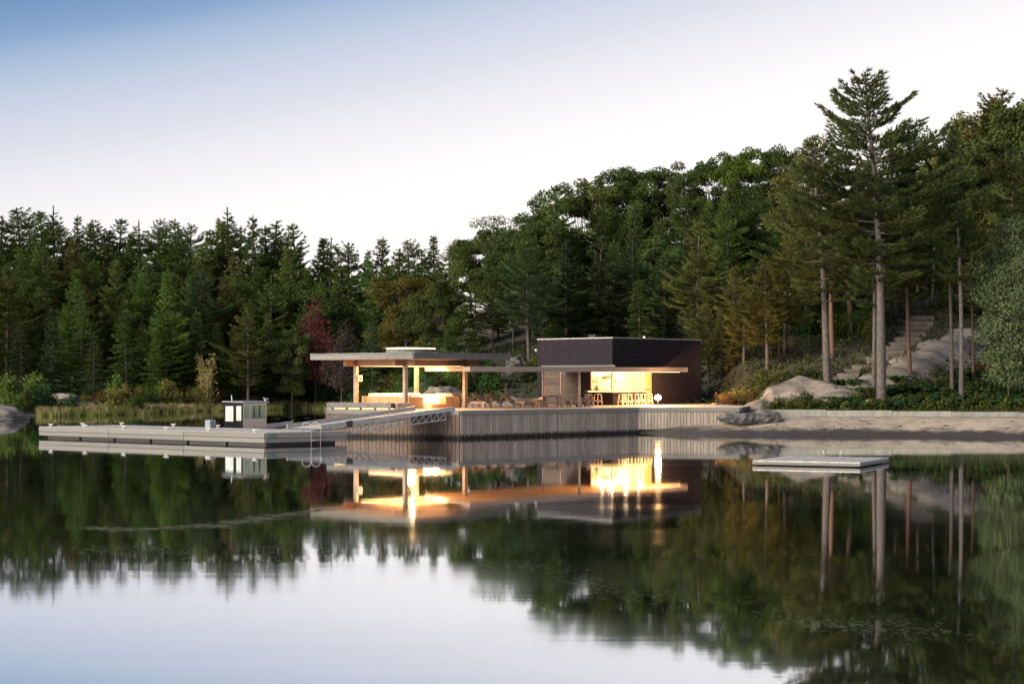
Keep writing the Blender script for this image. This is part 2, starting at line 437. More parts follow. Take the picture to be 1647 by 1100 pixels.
def np_mesh(name, V, nper, mat_, smooth=False):
    """V: (N*nper,3) - N separate polygons of nper corners"""
    me = bpy.data.meshes.new(name)
    nv = len(V); nf = nv // nper
    me.vertices.add(nv); me.vertices.foreach_set('co', np.ascontiguousarray(V, dtype=np.float32).ravel())
    me.loops.add(nv); me.loops.foreach_set('vertex_index', np.arange(nv, dtype=np.int32))
    me.polygons.add(nf)
    me.polygons.foreach_set('loop_start', np.arange(0, nv, nper, dtype=np.int32))
    me.polygons.foreach_set('loop_total', np.full(nf, nper, dtype=np.int32))
    me.materials.append(mat_)
    me.update(calc_edges=True)
    return me

def grid_mesh(name, P, mat_, smooth=True):
    """P: (ny,nx,3)"""
    ny, nx = P.shape[:2]
    idx = np.arange(ny * nx).reshape(ny, nx)
    q = np.stack([idx[:-1, :-1], idx[:-1, 1:], idx[1:, 1:], idx[1:, :-1]], -1).reshape(-1, 4)
    me = bpy.data.meshes.new(name)
    me.vertices.add(ny * nx); me.vertices.foreach_set('co', P.reshape(-1, 3).astype(np.float32).ravel())
    me.loops.add(q.size); me.loops.foreach_set('vertex_index', q.astype(np.int32).ravel())
    me.polygons.add(len(q))
    me.polygons.foreach_set('loop_start', np.arange(0, q.size, 4, dtype=np.int32))
    me.polygons.foreach_set('loop_total', np.full(len(q), 4, dtype=np.int32))
    me.polygons.foreach_set('use_smooth', [smooth] * len(q))
    me.materials.append(mat_)
    me.update(calc_edges=True)
    return me

def link(name, data, parent=None):
    o = bpy.data.objects.new(name, data)
    COL.objects.link(o)
    if parent is not None: o.parent = parent
    return o
def tag(o, label, cat, group=None, kind=None):
    o['label'] = label; o['category'] = cat
    if group: o['group'] = group
    if kind: o['kind'] = kind
    return o
def thing(name, label, cat, loc=(0, 0, 0), rz=0.0, group=None):
    o = link(name, None)
    o.empty_display_size = 0.3
    o.location = loc; o.rotation_euler = (0, 0, rz)
    return tag(o, label, cat, group)
def part(name, mb, m, parent, world=False, smooth=False, label=None, kind=None):
    me = mb.mesh(name, m, smooth) if isinstance(mb, MB) else mb
    o = link(name, me, parent)
    if world:   # geometry given in world coordinates; walk up to the thing
        inv = Matrix.Identity(4); p = parent; ch = []
        while p is not None: ch.append(p); p = p.parent
        w = Matrix.Identity(4)
        for q in reversed(ch):
            w = w @ q.matrix_parent_inverse @ (Matrix.Translation(q.location) @ q.rotation_euler.to_matrix().to_4x4() @ Matrix.Diagonal((*q.scale, 1)))
        o.matrix_parent_inverse = w.inverted()
    if label: o['label'] = label
    if kind: o['kind'] = kind
    return o
def struct(name, me):
    o = link(name, me); o['kind'] = 'structure'; return o
def dup(root, loc, rz=0.0, label=None, scale=None):
    r = root.copy(); COL.objects.link(r)
    r.location = loc; r.rotation_euler = (0, 0, rz)
    if scale is not None: r.scale = scale
    if label: r['label'] = label
    for ch in list(root.children):
        c = ch.copy(); COL.objects.link(c); c.parent = r
        for g in ch.children:
            d = g.copy(); COL.objects.link(d); d.parent = c
    return r
def bevel(me, w=0.01, seg=1):
    bm = bmesh.new(); bm.from_mesh(me)
    bmesh.ops.bevel(bm, geom=bm.edges[:] + bm.verts[:], offset=w, segments=seg, affect='EDGES', profile=0.6)
    bm.to_mesh(me); bm.free(); return me
def gx(px, D): return (px - 823.5) / F * D
def gz(py, D): return CAM_H + (600.0 - py) / F * D

# ------------------------------------------------------------------ terrain
_sx = [-200, -46.4, -41.4, -34.9, -29.0, -21.2, -16.1, -10.2, -7.1, -3, 7.8, 10.4, 16.1, 23.2, 29.2, 60, 200]
_sy = [118, 116, 124, 128, 140, 150, 142, 118, 104, 93, 88, 86, 84.2, 83.6, 81.2, 74, 60]
def Ys(X): return np.interp(X, _sx, _sy)
def sstep(a, b, x):
    t = np.clip((x - a) / (b - a), 0, 1); return t * t * (3 - 2 * t)
def H(X, Y):
    X = np.asarray(X, float); Y = np.asarray(Y, float)
    d = Y - Ys(X)
    bed = np.maximum(-2.5, 0.22 * d)
    left = 0.10 + 0.045 * np.clip(d, 0, 85) + 0.05 * np.clip(d - 14, 0, 80)
    left = np.where(d < 0, bed, left)
    yw = 88.15
    beach = np.where(d < 0, bed, 0.245 * d)
    beach = np.minimum(beach, 0.97 + 0.04 * np.clip(Y - yw, 0, 3))
    y0 = np.interp(X, [-8, 14, 17, 22], [103.0, 102.0, 91.0, 90.0])
    s = np.interp(X, [-25, -10, 0, 10, 22, 50, 120], [0.30, 0.42, 0.6, 0.75, 1.0, 1.15, 1.2])
    hill = 1.38 + 0.245 * s * np.clip(Y - y0, 0, 75)
    jump = sstep(yw + 0.05, yw + 0.9, Y) * (X > 6.5)
    right = beach * (1 - jump) + hill * jump
    right = np.where(X > 6.5, right, np.where(d < 0, bed, np.maximum(np.minimum(0.2 * d, 1.38), hill * (Y > y0))))
    w = sstep(-14, -4, X)
    z = left * (1 - w) + right * w
    nz = 0.16 * np.sin(X * 0.9 + 1.3) * np.sin(Y * 0.7) + 0.1 * np.sin(X * 2.1 + Y * 1.3) + 0.25 * np.sin(X * 0.23 + 0.5) * np.sin(Y * 0.19)
    z = z + nz * np.where((X > 6.5), sstep(90, 95, Y) * (d > 0), sstep(2, 9, d)) * sstep(0, 3, np.abs(Y - y0) + (Y > y0) * 3)
    return z
def HH(x, y): return float(H(np.array([x]), np.array([y]))[0])

xs = np.unique(np.concatenate([np.arange(-190, -55, 3.0), np.arange(-55, 55, 0.6), np.arange(55, 191, 3.0)]))
ys = np.unique(np.concatenate([np.arange(55, 78, 1.5), np.arange(78, 100, 0.4), np.arange(100, 150, 0.9), np.arange(150, 330, 3.0)]))
XX, YY = np.meshgrid(xs, ys)
ZZ = H(XX, YY)
struct('ground', grid_mesh('ground', np.stack([XX, YY, ZZ], -1), terrain_material()))
# lake bottom sheet and water
wm = water_material()
struct('water', grid_mesh('water', np.array([[[-400, -60, 0], [400, -60, 0]], [[-400, 330, 0], [400, 330, 0]]], float), wm, False))
mbed = MB().add([(-400, -60, -2.7), (400, -60, -2.7), (400, 330, -2.7), (-400, 330, -2.7)], [(0, 1, 2, 3)])
struct('lake_bed', mbed.mesh('lake_bed', mat('dark_lake_mud', (0.02, 0.02, 0.015), (0.035, 0.03, 0.022), 0.5)))
# sand sheet laid on the beach
bx = np.arange(6.6, 60, 0.35); by = np.arange(0, 1.0001, 0.02)
BX, BT = np.meshgrid(bx, by)
BY = (Ys(BX) - 2.5) * (1 - BT) + 88.2 * BT
rngb = np.random.default_rng(5)
BZ = H(BX, BY) + 0.012 + 0.008 * np.sin(BX * 3.1 + 2 * np.sin(BY * 2)) * np.sin(BY * 3.7 + BX) * (BY > Ys(BX) + .8) + rngb.normal(0, 0.006, BX.shape)
struct('beach', grid_mesh('beach', np.stack([BX, BY, BZ], -1), sand_material()))

# ================================================================== the big boardwalk deck
ZD = 1.58
A = (-2.93, 80.2); B = (7.8, 88.0); Cc = (14.03, 87.6); Lf = (-10.8, 83.0)
deck_poly = [A, B, Cc, (15.3, 91.8), (15.0, 100.0), (2.0, 101.5), (-9.0, 95.0), (-11.6, 89.0), Lf]
deck = thing('boardwalk_deck', 'big timber deck on a wall of upright planks, carrying the lit pavilion and dark cabin', 'deck', (-2.93, 80.2, 0))
part('deck_surface', MB().prism(deck_poly, ZD - 0.12, ZD), M['deck_wood'], deck, True)
unit = bevel(MB().box(-.5, .5, -.5, .5, -.5, .5).mesh('unit', M['plank']), 0.02)
def piece_between(name, p0, p1, z0, z1, thick, m, parent, cache={}, out_=0.0):
    """board standing between two plan points, thickness outwards to the camera side"""
    p0 = Vector((p0[0], p0[1], 0)); p1 = Vector((p1[0], p1[1], 0)); d = (p1 - p0); L = d.length; d.normalize()
    nrm = Vector((d.y, -d.x, 0))
    key = m.name
    if key not in cache:
        cm = unit.copy(); cm.materials.clear(); cm.materials.append(m); cache[key] = cm
    o = link(name, cache[key], parent)
    c = (p0 + p1) / 2 + nrm * (out_ + thick / 2)
    o.matrix_basis = Matrix.Translation((c.x, c.y, (z0 + z1) / 2)) @ Matrix.Rotation(math.atan2(d.y, d.x), 4, 'Z') @ Matrix.Diagonal((L, thick, z1 - z0, 1))
    par = parent; loc = Matrix.Translation(par.location) @ Matrix.Rotation(par.rotation_euler[2], 4, 'Z')
    o.matrix_parent_inverse = loc.inverted()
    return o
rnd = random.Random(3)
def plank_wall(P, Q, w, m, z0=-0.5, ztop=ZD - 0.26, skip=None):
    P = Vector((*P, 0)); Q = Vector((*Q, 0)); L = (Q - P).length; n = max(1, int(L / w)); d = (Q - P) / n
    for i in range(n):
        a = P + d * i; b = P + d * (i + 1) - d.normalized() * 0.022
        zb = z0
        piece_between('wall_plank', (a.x, a.y), (b.x, b.y), zb, ztop, 0.05, m, deck, out_=0.0 + rnd.uniform(0, 0.02))
plank_wall(Lf, A, 0.24, M['brown_plank'])
plank_wall(A, B, 0.20, M['plank'])
plank_wall(B, Cc, 0.20, M['plank'], z0=0.2)
plank_wall((-11.6, 89.0), Lf, 0.24, M['brown_plank'])
for P, Q, k in ((Lf, A, 3), (A, B, 4), (B, Cc, 2), ((-11.6, 89.0), Lf, 2), (Cc, (15.3, 91.8), 2)):
    for i in range(k):
        a = [P[j] + (Q[j] - P[j]) * i / k for j in (0, 1)]; b = [P[j] + (Q[j] - P[j]) * ((i + 1) / k - 0.002) for j in (0, 1)]
        piece_between('edge_board', a, b, ZD - 0.25, ZD - 0.004, 0.07, M['grey_wood'], deck, out_=0.05)

# ================================================================== floating dock
ZK = 0.66
dC = (-12.57, 72.5); dR = (-8.71, 74.8); dFL = (-22.8, 83.6); dL = (-27.0, 81.3)
dock = thing('floating_dock', 'long floating dock of grey boards on black floats in front of the small boat', 'dock', (-12.57, 72.5, 0))
e1 = Vector((dL[0] - dC[0], dL[1] - dC[1], 0)); e2 = Vector((dR[0] - dC[0], dR[1] - dC[1], 0)); O = Vector((*dC, 0))
def dk(u, v, z=0): p = O + e1 * u + e2 * v; return (p.x, p.y, z)
mb = MB(); N = 92
for i in range(N):
    u0, u1 = i / N, (i + 0.94) / N
    mb.prism([dk(u0, 0)[:2], dk(u1, 0)[:2], dk(u1, 1)[:2], dk(u0, 1)[:2]], ZK - 0.05, ZK)
part('deck_board', mb, M['pale_wood'], dock, True, kind='stuff')
for P, Q, k in ((dL, dC, 3), (dC, dR, 1), (dR, dFL, 3), (dFL, dL, 1)):
    for i in range(k):
        a = [P[j] + (Q[j] - P[j]) * i / k for j in (0, 1)]; b = [P[j] + (Q[j] - P[j]) * ((i + 1) / k - 0.0015) for j in (0, 1)]
        piece_between('fascia_board', a, b, ZK - 0.27, ZK - 0.012, 0.05, M['grey_wood'], dock, out_=0.01)
        piece_between('fascia_board', a, b, ZK - 0.51, ZK - 0.295, 0.05, M['grey_wood'], dock, out_=-0.005)
for i in range(6):
    u0, u1 = 0.02 + i * 0.163, 0.02 + i * 0.163 + 0.155
    mb = MB().prism([dk(u0, .07)[:2], dk(u1, .07)[:2], dk(u1, .93)[:2], dk(u0, .93)[:2]], -0.35, ZK - 0.2)
    part('float', bevel(mb.mesh('float', M['black_float']), 0.04), None, dock, True)
def cleat_mesh():
    mb = MB().box(-.05, -.02, -.02, .02, 0, .09).box(.02, .05, -.02, .02, 0, .09)
    mb.tube([(-.15, 0, .10), (-.08, 0, .09), (.08, 0, .09), (.15, 0, .10)], [.015, .022, .022, .015], 6)
    mb.box(-.08, .08, -.035, .035, -.002, .012)
    return mb.mesh('cleat', M['galv'])
clm = cleat_mesh()
ang1 = math.atan2(e1.y, e1.x)
for u, v in [(0.06, .05), (0.25, .05), (0.43, .05), (0.62, .05), (0.80, .05), (0.965, .05), (0.985, 0.5), (0.965, .95), (0.72, .95), (0.52, .95)]:
    o = link('cleat', clm, dock); o.location = Vector(dk(u, v, ZK + 0.002)) - Vector(dock.location); o.rotation_euler = (0, 0, ang1); o.scale = (1.4, 1.4, 1.4)
# green number plate on the end face
fx = e2.normalized(); fn = Vector((fx.y, -fx.x, 0))
def endp(s, z, off): p = O + fx * s + fn * off; return (p.x, p.y, z)
def end_box(mb, s0, s1, z0, z1, o0, o1):
    vs = [endp(s0, z0, o1), endp(s1, z0, o1), endp(s1, z0, o0), endp(s0, z0, o0), endp(s0, z1, o1), endp(s1, z1, o1), endp(s1, z1, o0), endp(s0, z1, o0)]
    return mb.add(vs, MB.BF)
sg = part('number_plate', end_box(MB(), .12, .56, ZK - .235, ZK - .055, .062, .078), M['sign_green'], dock, True)
mb = MB()
end_box(mb, .145, .185, ZK - .215, ZK - .075, .0785, .083)
for a, b, z0, z1 in ((.25, .34, .075, .095), (.25, .27, .095, .215), (.32, .34, .095, .215), (.40, .50, .075, .10), (.40, .50, .19, .215), (.43, .475, .10, .19)):
    end_box(mb, a, b, ZK - z1, ZK - z0, .0785, .083)
part('plate_print', mb, M['sign_dark'], sg, True)
# swim ladder with two hoop handrails
lad = thing('swim_ladder', 'aluminium swim ladder with twin hoop handrails on the dock end', 'ladder', endp(2.55, 0, .1))
for s in (2.28, 2.80):
    pts = [endp(s - .17, ZK, -.25)]
    pts += [endp(s - .17, ZK + .25, -.25)] + [endp(s - .17 + .17 * (1 - math.cos(t)) , ZK + .28 + .2 * math.sin(t), -.25 + .37 * (1 - math.cos(t)) / 2) for t in np.linspace(0.2, math.pi - 0.2, 9)]
    pts += [endp(s + .17, ZK + .22, .12), endp(s + .17, -0.9, .14)]
    part('rail', MB().tube(pts, .018, 8), M['galv'], lad, True, True)
for z in (.22, -.08, -.38, -.68):
    part('rung', MB().tube([endp(2.45, z, .14), endp(2.97, z, .14)], .026, 6), M['galv'], lad, True, True)

# ================================================================== gangway with truss sides
q2 = Vector((-10.06, 74.9, ZK + .10)); q1 = Vector((-12.05, 76.2, ZK + .10))
t2 = Vector((-3.25, 80.42, ZD + .03)); t1 = Vector((-5.55, 81.35, ZD + .03))
ramp_ = thing('gangway', 'metal gangway with white truss sides sloping from floating dock up to deck', 'gangway', tuple(q2))
mb = MB(); N = 40
for i in range(N):
    a, b = i / N, (i + .93) / N
    vs = []
    for t, (p, q) in ((a, (q2, t2)), (b, (q2, t2)), (b, (q1, t1)), (a, (q1, t1))):
        vs.append(p.lerp(q, t))
    lo = [v - Vector((0, 0, .04)) for v in vs]
    mb.add(lo + vs, MB.BF)
part('walkway', mb, M['deck_wood'], ramp_, True, kind='stuff')
for (p, q) in ((q2, t2), (q1, t1)):
    part('side_rail', MB().beam(p + Vector((0, 0, .08)), q + Vector((0, 0, .08)), .12, .24), M['galv'], ramp_, True)
    a = p.lerp(q, 0.2); b = q.lerp(p, .03)
    p0 = a - Vector((0, 0, .02)); b0 = b - Vector((0, 0, .02))
    lo0 = p.lerp(q, .21) - Vector((0, 0, .46)); lo1 = p.lerp(q, .93) - Vector((0, 0, .46))
    part('bottom_chord', MB().beam(lo0, lo1, .06, .06), M['galv'], ramp_, True)
    n = 13
    dm = MB()
    for i in range(n):
        x0 = lo0.lerp(lo1, i / n); x1 = lo0.lerp(lo1, (i + 1) / n)
        f0 = 0.21 + 0.72 * (i + .55) / n
        tp = p.lerp(q, f0 + .018) - Vector((0, 0, .04))
        part('truss_web', MB().beam(x0, tp, .04, .04).beam(tp, x1, .03, .03), M['galv'], ramp_, True)
hinge = MB().beam(q2.lerp(t2, .19) + Vector((-.05, -.1, .06)), q2.lerp(t2, .23) + Vector((-.05, -.1, .06)), .12, .32)
part('hinge_bracket', hinge, M['dark'], ramp_, True)
# hinged landing flap
dn = (q2 - t2); dn.z = 0; dn.normalize()
f2 = q2 + dn * .5; f1 = q1 + dn * .5
vs = [Vector((f2.x, f2.y, ZK + .012)), Vector((f1.x, f1.y, ZK + .012)), Vector((q1.x, q1.y, ZK + .10)), Vector((q2.x, q2.y, ZK + .10))]
mb = MB().add([v for v in vs] + [v + Vector((0, 0, .015)) for v in vs], MB.BF)
part('landing_flap', mb, M['alu'], ramp_, True)
# low dock section behind the gangway
bk = thing('side_float', 'short low float of grey boards half hidden behind the gangway', 'float', (-13.5, 86.0, 0))
p_ = [(-14.6, 85.6), (-10.8, 85.2), (-10.6, 88.0), (-14.4, 88.4)]
part('float_deck', MB().prism(p_, .30, .52), M['grey_wood'], bk, True)
part('float_tank', MB().prism([(-14.4, 85.8), (-11, 85.4), (-10.8, 87.8), (-14.2, 88.2)], -.3, .297), M['black_float'], bk, True)
o = link('cleat', clm, bk); o.location = Vector((-14.0, 85.9, .52)) - Vector(bk.location)

# ================================================================== the aluminium cabin boat
th = math.radians(47)
boat = thing('cabin_boat', 'small aluminium cabin boat with black rear curtain moored behind the floating dock', 'boat', (-15.05, 79.55, 0.0), th)
# local: +x bow, +y port; starboard-aft cabin corner at (0,0), cabin reaches y=1.75
def bl(x, y, z): return (x, y, z)
hull = []
sec = [(-1.1, 1.0, .55), (0.0, 1.12, .58), (1.6, 1.10, .62), (2.8, .85, .70), (3.7, .42, .80), (4.2, .04, .88)]
mb = MB(); vs = []; fs = []
for x, w, g in sec:
    yc = .875
    vs += [(x, yc - w, g), (x, yc - w * .88, .12), (x, yc - w * .3, -.22), (x, yc, -.30 + max(0, x - 2.4) * .2), (x, yc + w * .3, -.22), (x, yc + w * .88, .12), (x, yc + w, g)]
for i in range(len(sec) - 1):
    for k in range(6): fs.append((i * 7 + k, (i + 1) * 7 + k, (i + 1) * 7 + k + 1, i * 7 + k + 1))
fs.append(tuple(range(7)))
mb.add(vs, fs)
part('hull', mb, M['hull_grey'], boat)
gm = MB()
for i in range(len(sec) - 1):
    for sgn in (-1, 1):
        a, b = sec[i], sec[i + 1]
        gm.beam((a[0], .875 + sgn * a[1], a[2]), (b[0], .875 + sgn * b[1], b[2]), .09, .05)
part('gunwale', gm, M['alu'], boat)
part('foredeck', MB().add([(1.6, -.2, .60), (2.8, .05, .67), (3.7, .47, .77), (4.15, .875, .84), (3.7, 1.28, .77), (2.8, 1.7, .67), (1.6, 1.95, .60)], [(0, 1, 2, 3, 4, 5, 6)]), M['alu'], boat)
zt = 2.03
part('cabin_roof', bevel(MB().box(-.10, 1.75, -.12, 1.87, zt, zt + .09).mesh('r', M['alu']), .03), None, boat)
# rear black curtain wall with two clear windows
rc = MB().box(-.03, 0, 0, .12, .5, zt).box(-.03, 0, .60, .86, .5, zt).box(-.03, 0, 1.63, 1.75, .5, zt)
rc.box(-.03, 0, .12, .60, .5, 1.03).box(-.03, 0, .86, 1.63, .5, .98).box(-.03, 0, .12, .60, 1.86, zt).box(-.03, 0, .86, 1.63, 1.84, zt)
rcv = part('rear_curtain', rc, M['vinyl'], boat)
for y0, y1, z0, z1 in ((.12, .60, 1.03, 1.86), (.86, 1.63, .98, 1.84)):
    part('clear_window', MB().box(-.018, -.008, y0, y1, z0, z1), M['clear'], rcv)
for y in (-.02, 1.70):
    near = y < 0
    w = part('side_wall', MB().box(0, 1.62, y, y + .05, .5, 1.16).box(0, .08, y, y + .05, 1.16, zt).box(.42, .52, y, y + .05, 1.16, zt).box(1.54, 1.62, y, y + .05, 1.16, zt).box(.08, 1.54, y, y + .05, 1.90, zt), M['alu'], boat)
    for x0, x1 in ((.08, .42), (.52, 1.54)):
        part('window_pane', MB().box(x0, x1, y + .02, y + .03, 1.16, 1.90), M['green_glass'], w)
    if near:
        part('window_frame', MB().box(.74, .80, y - .012, y + .018, 1.18, 1.88).box(1.12, 1.17, y - .012, y + .018, 1.18, 1.88).box(.54, 1.52, y - .012, y + .018, 1.162, 1.20), M['dark'], w)
part('windscreen', MB().add([(1.62, .03, 1.16), (1.62, 1.72, 1.16), (1.60, 1.72, zt), (1.60, .03, zt)], [(0, 1, 2, 3)]), M['green_glass'], boat)
part('bulkhead', MB().box(1.58, 1.63, .03, 1.70, .5, 1.155), M['alu'], boat)
part('antenna', MB().tube([(.2, 1.3, zt + .09), (.16, 1.3, zt + .42)], [.03, .02], 6), M['white'], boat)
part('nav_light', MB().tube([(1.62, .1, zt + .09), (1.62, .1, zt + .25)], .04, 8).beam((1.5, .1, zt + .24), (1.85, .1, zt + .20), .05, .05), M['white'], boat)
om = part('outboard_motor', bevel(MB().box(-1.55, -1.10, .95, 1.45, .55, 1.10).mesh('m', M['motor']), .09, 2), None, boat)
part('motor_leg', MB().box(-1.42, -1.22, 1.12, 1.28, -.4, .55).box(-1.6, -1.1, 1.15, 1.25, -.15, -.1), M['dark'], om)

# ================================================================== swim raft
raft = thing('swim_raft', 'low square swimming raft of weathered boards floating alone off the beach', 'raft', (13.63, 55.7, 0))
rN, rL, rR = Vector((13.63, 55.7, 0)), Vector((9.66, 57.1, 0)), Vector((15.60, 58.9, 0))
u_, v_ = (rL - rN), (rR - rN)
n = 26
for i in range(n):
    a = rN + u_ * (i / n); b = rN + u_ * ((i + .94) / n)
    zt_ = .20 + rnd.uniform(0, .012)
    part('deck_plank', MB().prism([(a.x, a.y), (b.x, b.y), (b.x + v_.x, b.y + v_.y), (a.x + v_.x, a.y + v_.y)], .155, zt_), M['pale_wood'], raft, True)
for P, Q in ((rL, rN), (rN, rR), (rR, rR + u_), (rR + u_, rL)):
    piece_between('fascia_board', P[:2], Q[:2], .05, .150, .04, M['grey_wood'], raft, out_=-.02)
ins = lambda s, t: tuple((rN + u_ * s + v_ * t)[:2])
part('float_tank', MB().prism([ins(.05, .05), ins(.95, .05), ins(.95, .95), ins(.05, .95)], -.3, .149), M['black_float'], raft, True)
for px in (1334, 1357):
    b_ = Vector((gx(px, 59.6), 59.6, .2)) if False else rN + u_ * (0.62 if px < 1340 else .45) + v_ * .96
    part('ladder_rail', MB().tube([(b_.x, b_.y, .2), (b_.x, b_.y, .45), (b_.x + .03, b_.y + .18, .50), (b_.x + .03, b_.y + .3, .1)], .028, 6), M['galv'], raft, True, True)

# ================================================================== pavilion
pc = (-6.14, 86.5)
rfN, rfL, rfR = Vector((-5.58, 80.5, 0)), Vector((-12.16, 86.0, 0)), Vector((-0.13, 87.0, 0))
rfB = rfL + rfR - rfN
pav = thing('pavilion', 'open timber pavilion with flat square roof, glowing warm under its eaves', 'pavilion', (pc[0], pc[1], ZD))
ring = [rfN, rfR, rfB, rfL]
part('roof_slab', MB().prism([tuple(p[:2]) for p in ring], 4.52, 4.84), M['grey_wood'], pav, True)
inn = [Vector((pc[0], pc[1], 0)).lerp(p, .985) for p in ring]
part('soffit', MB().prism([tuple(p[:2]) for p in inn], 4.49, 4.517), M['soffit'], pav, True)
for i in range(4):
    P, Q = ring[i], ring[(i + 1) % 4]
    k = 4
    for j in range(k):
        a = P.lerp(Q, j / k); b = P.lerp(Q, (j + 1) / k - .001)
        piece_between('fascia_board', a[:2], b[:2], 4.50, 4.785, .05, M['grey_wood'], pav, out_=0.002)
    k = 14
    for j in range(k):
        a = P.lerp(Q, j / k); b = P.lerp(Q, (j + .985) / k)
        piece_between('roof_slat', a[:2], b[:2], 4.795, 4.865 + rnd.uniform(0, .02), .30, M['grey_wood'], pav, out_=-.22)
posts = {'L': (-9.46, 86.3), 'N': (-6.24, 83.2), 'B': (-6.03, 89.8), 'R': (-2.86, 86.6)}
pa = math.radians(44)
for k, (x, y) in posts.items():
    me = bevel(MB().box(-.115, .115, -.115, .115, 0, 2.66).mesh('post', M['teak']), .012)
    o = link('post', me, pav); o.location = (x - pc[0], y - pc[1], 0); o.rotation_euler = (0, 0, pa)
P = {k: Vector((*v, 0)) for k, v in posts.items()}
for a, b, ea, eb in (('L', 'N', 1.0, .9), ('N', 'R', .9, 1.1), ('R', 'B', .9, .9), ('B', 'L', .9, .9)):
    d = (P[b] - P[a]).normalized(); z = 4.30
    s = P[a] - d * ea; e = P[b] + d * eb
    zz = z if (a, b) in (('L', 'N'), ('R', 'B')) else z + .004
    part('roof_beam', MB().beam((s.x, s.y, zz), (e.x, e.y, zz), .22, .375), M['beam'], pav, True)
    # light strip tucked along the inner lower edge of the beam
    nrm = Vector((-d.y, d.x, 0)); c_ = Vector((*pc, 0))
    if (c_ - P[a]).dot(nrm) < 0: nrm = -nrm
    s2 = P[a] + d * .25 + nrm * .14; e2_ = P[b] - d * .25 + nrm * .14
    part('light_strip', MB().beam((s2.x, s2.y, 4.125), (e2_.x, e2_.y, 4.125), .06, .04), M['led'], pav, True)
# round roof lantern
lt = part('roof_lantern', MB().lathe([(1.52, 4.80), (1.52, 5.14), (1.50, 5.145)], 28, pc), M['grey_wood'], pav, True)
part('lantern_glow', MB().lathe([(1.50, 5.146), (1.50, 5.20)], 28, pc), M['led_soft'], lt, True)
part('lantern_lid', MB().lathe([(1.66, 5.201), (1.66, 5.24), (.3, 5.30)], 28, pc), M['galv'], lt, True)
# speaker hanging on left post
sp = thing('wall_speaker', 'small pale outdoor speaker fixed to the left post of the pavilion', 'speaker', (-9.2, 86.15, 3.38), math.radians(20))
part('speaker_case', bevel(MB().box(-.08, .12, -.12, .10, -.2, .2).mesh('s', M['white']), .03), None, sp)
part('speaker_grille', MB().lathe([(.055, 0), (.05, .01)], 12), M['beam'], sp).matrix_basis = Matrix.Translation((.02, -.122, -.03)) @ Matrix.Rotation(math.radians(90), 4, 'X')

# sunken lounge: U of cedar walls with glowing benches inside
lou = thing('lounge_enclosure', 'low cedar walled seating enclosure with added glow strips beneath the pavilion roof', 'seating', (-5.9, 84.1, ZD))
kN, kL, kR = Vector((-6.15, 84.1, 0)), Vector((-9.15, 86.9, 0)), Vector((-3.2, 86.75, 0)); kB = kL + kR - kN
def lp(s, t): p = kN + (kL - kN) * s + (kR - kN) * t; return (p.x, p.y)
n = 5
for i in range(n):
    piece_between('wall_panel', lp((n - i) / n - .004, 0), lp((n - i - 1) / n + .004, 0), ZD, 2.30, .08, M['cedar'], lou, out_=-.04)
for t0, t1 in ((0, .285), (.715, .86), (.865, 1.0)):
    piece_between('wall_panel', lp(0, t0 + .003), lp(0, t1 - .003), ZD, 2.30, .08, M['cedar'], lou, out_=-.04)
piece_between('wall_panel', lp(0, .48), lp(0, .715), ZD, 1.82, .08, M['cedar'], lou, out_=-.04)
for i in range(3):
    piece_between('wall_panel', lp(.02 + i * .33, 1), lp(.02 + (i + 1) * .33 - .01, 1), ZD, 2.30, .08, M['cedar'], lou, out_=-.04)
    piece_between('wall_panel', lp(1, .98 - i * .33), lp(1, .98 - (i + 1) * .33 + .01), ZD, 2.30, .08, M['cedar'], lou, out_=-.04)
q = lambda *a: [lp(*x) for x in a]
for cs in (q((.06, .06), (.94, .06), (.94, .26), (.06, .26)), q((.06, .75), (.24, .75), (.24, .93), (.06, .93)), q((.76, .30), (.94, .30), (.94, .93), (.76, .93))):
    part('bench_cushion', bevel(MB().prism(cs, 2.24, 2.46).mesh('c', M['cushion']), .05, 2), None, lou, True)
part('bench_base', MB().prism(q((.05, .05), (.95, .05), (.95, .95), (.05, .95)), ZD, ZD + .3), M['cream'], lou, True)
part('light_strip', MB().beam((*lp(.9, .045), 2.33), (*lp(.12, .045), 2.33), .05, .03), M['led'], lou, True)  # strips added to imitate the bright glow on the cushions
part('light_strip', MB().beam((*lp(.045, .12), 2.33), (*lp(.045, .88), 2.33), .05, .03), M['led'], lou, True)
# fire table seen through the opening
ft = thing('fire_table', 'bright fire table burning inside the opening of the cedar enclosure', 'fire table', (*lp(.20, .50), ZD))
part('table_body', MB().box(-.85, .85, -.35, .35, .0, .78), M['cream'], ft)
part('table_top', MB().box(-.88, .88, -.45, .45, .782, .84), M['cushion'], ft)
part('glowing_front', MB().box(-.84, .84, -.40, -.352, .02, .77), M['fire_glow'], ft)
ft.rotation_euler = (0, 0, math.atan2((kR - kN).y, (kR - kN).x))

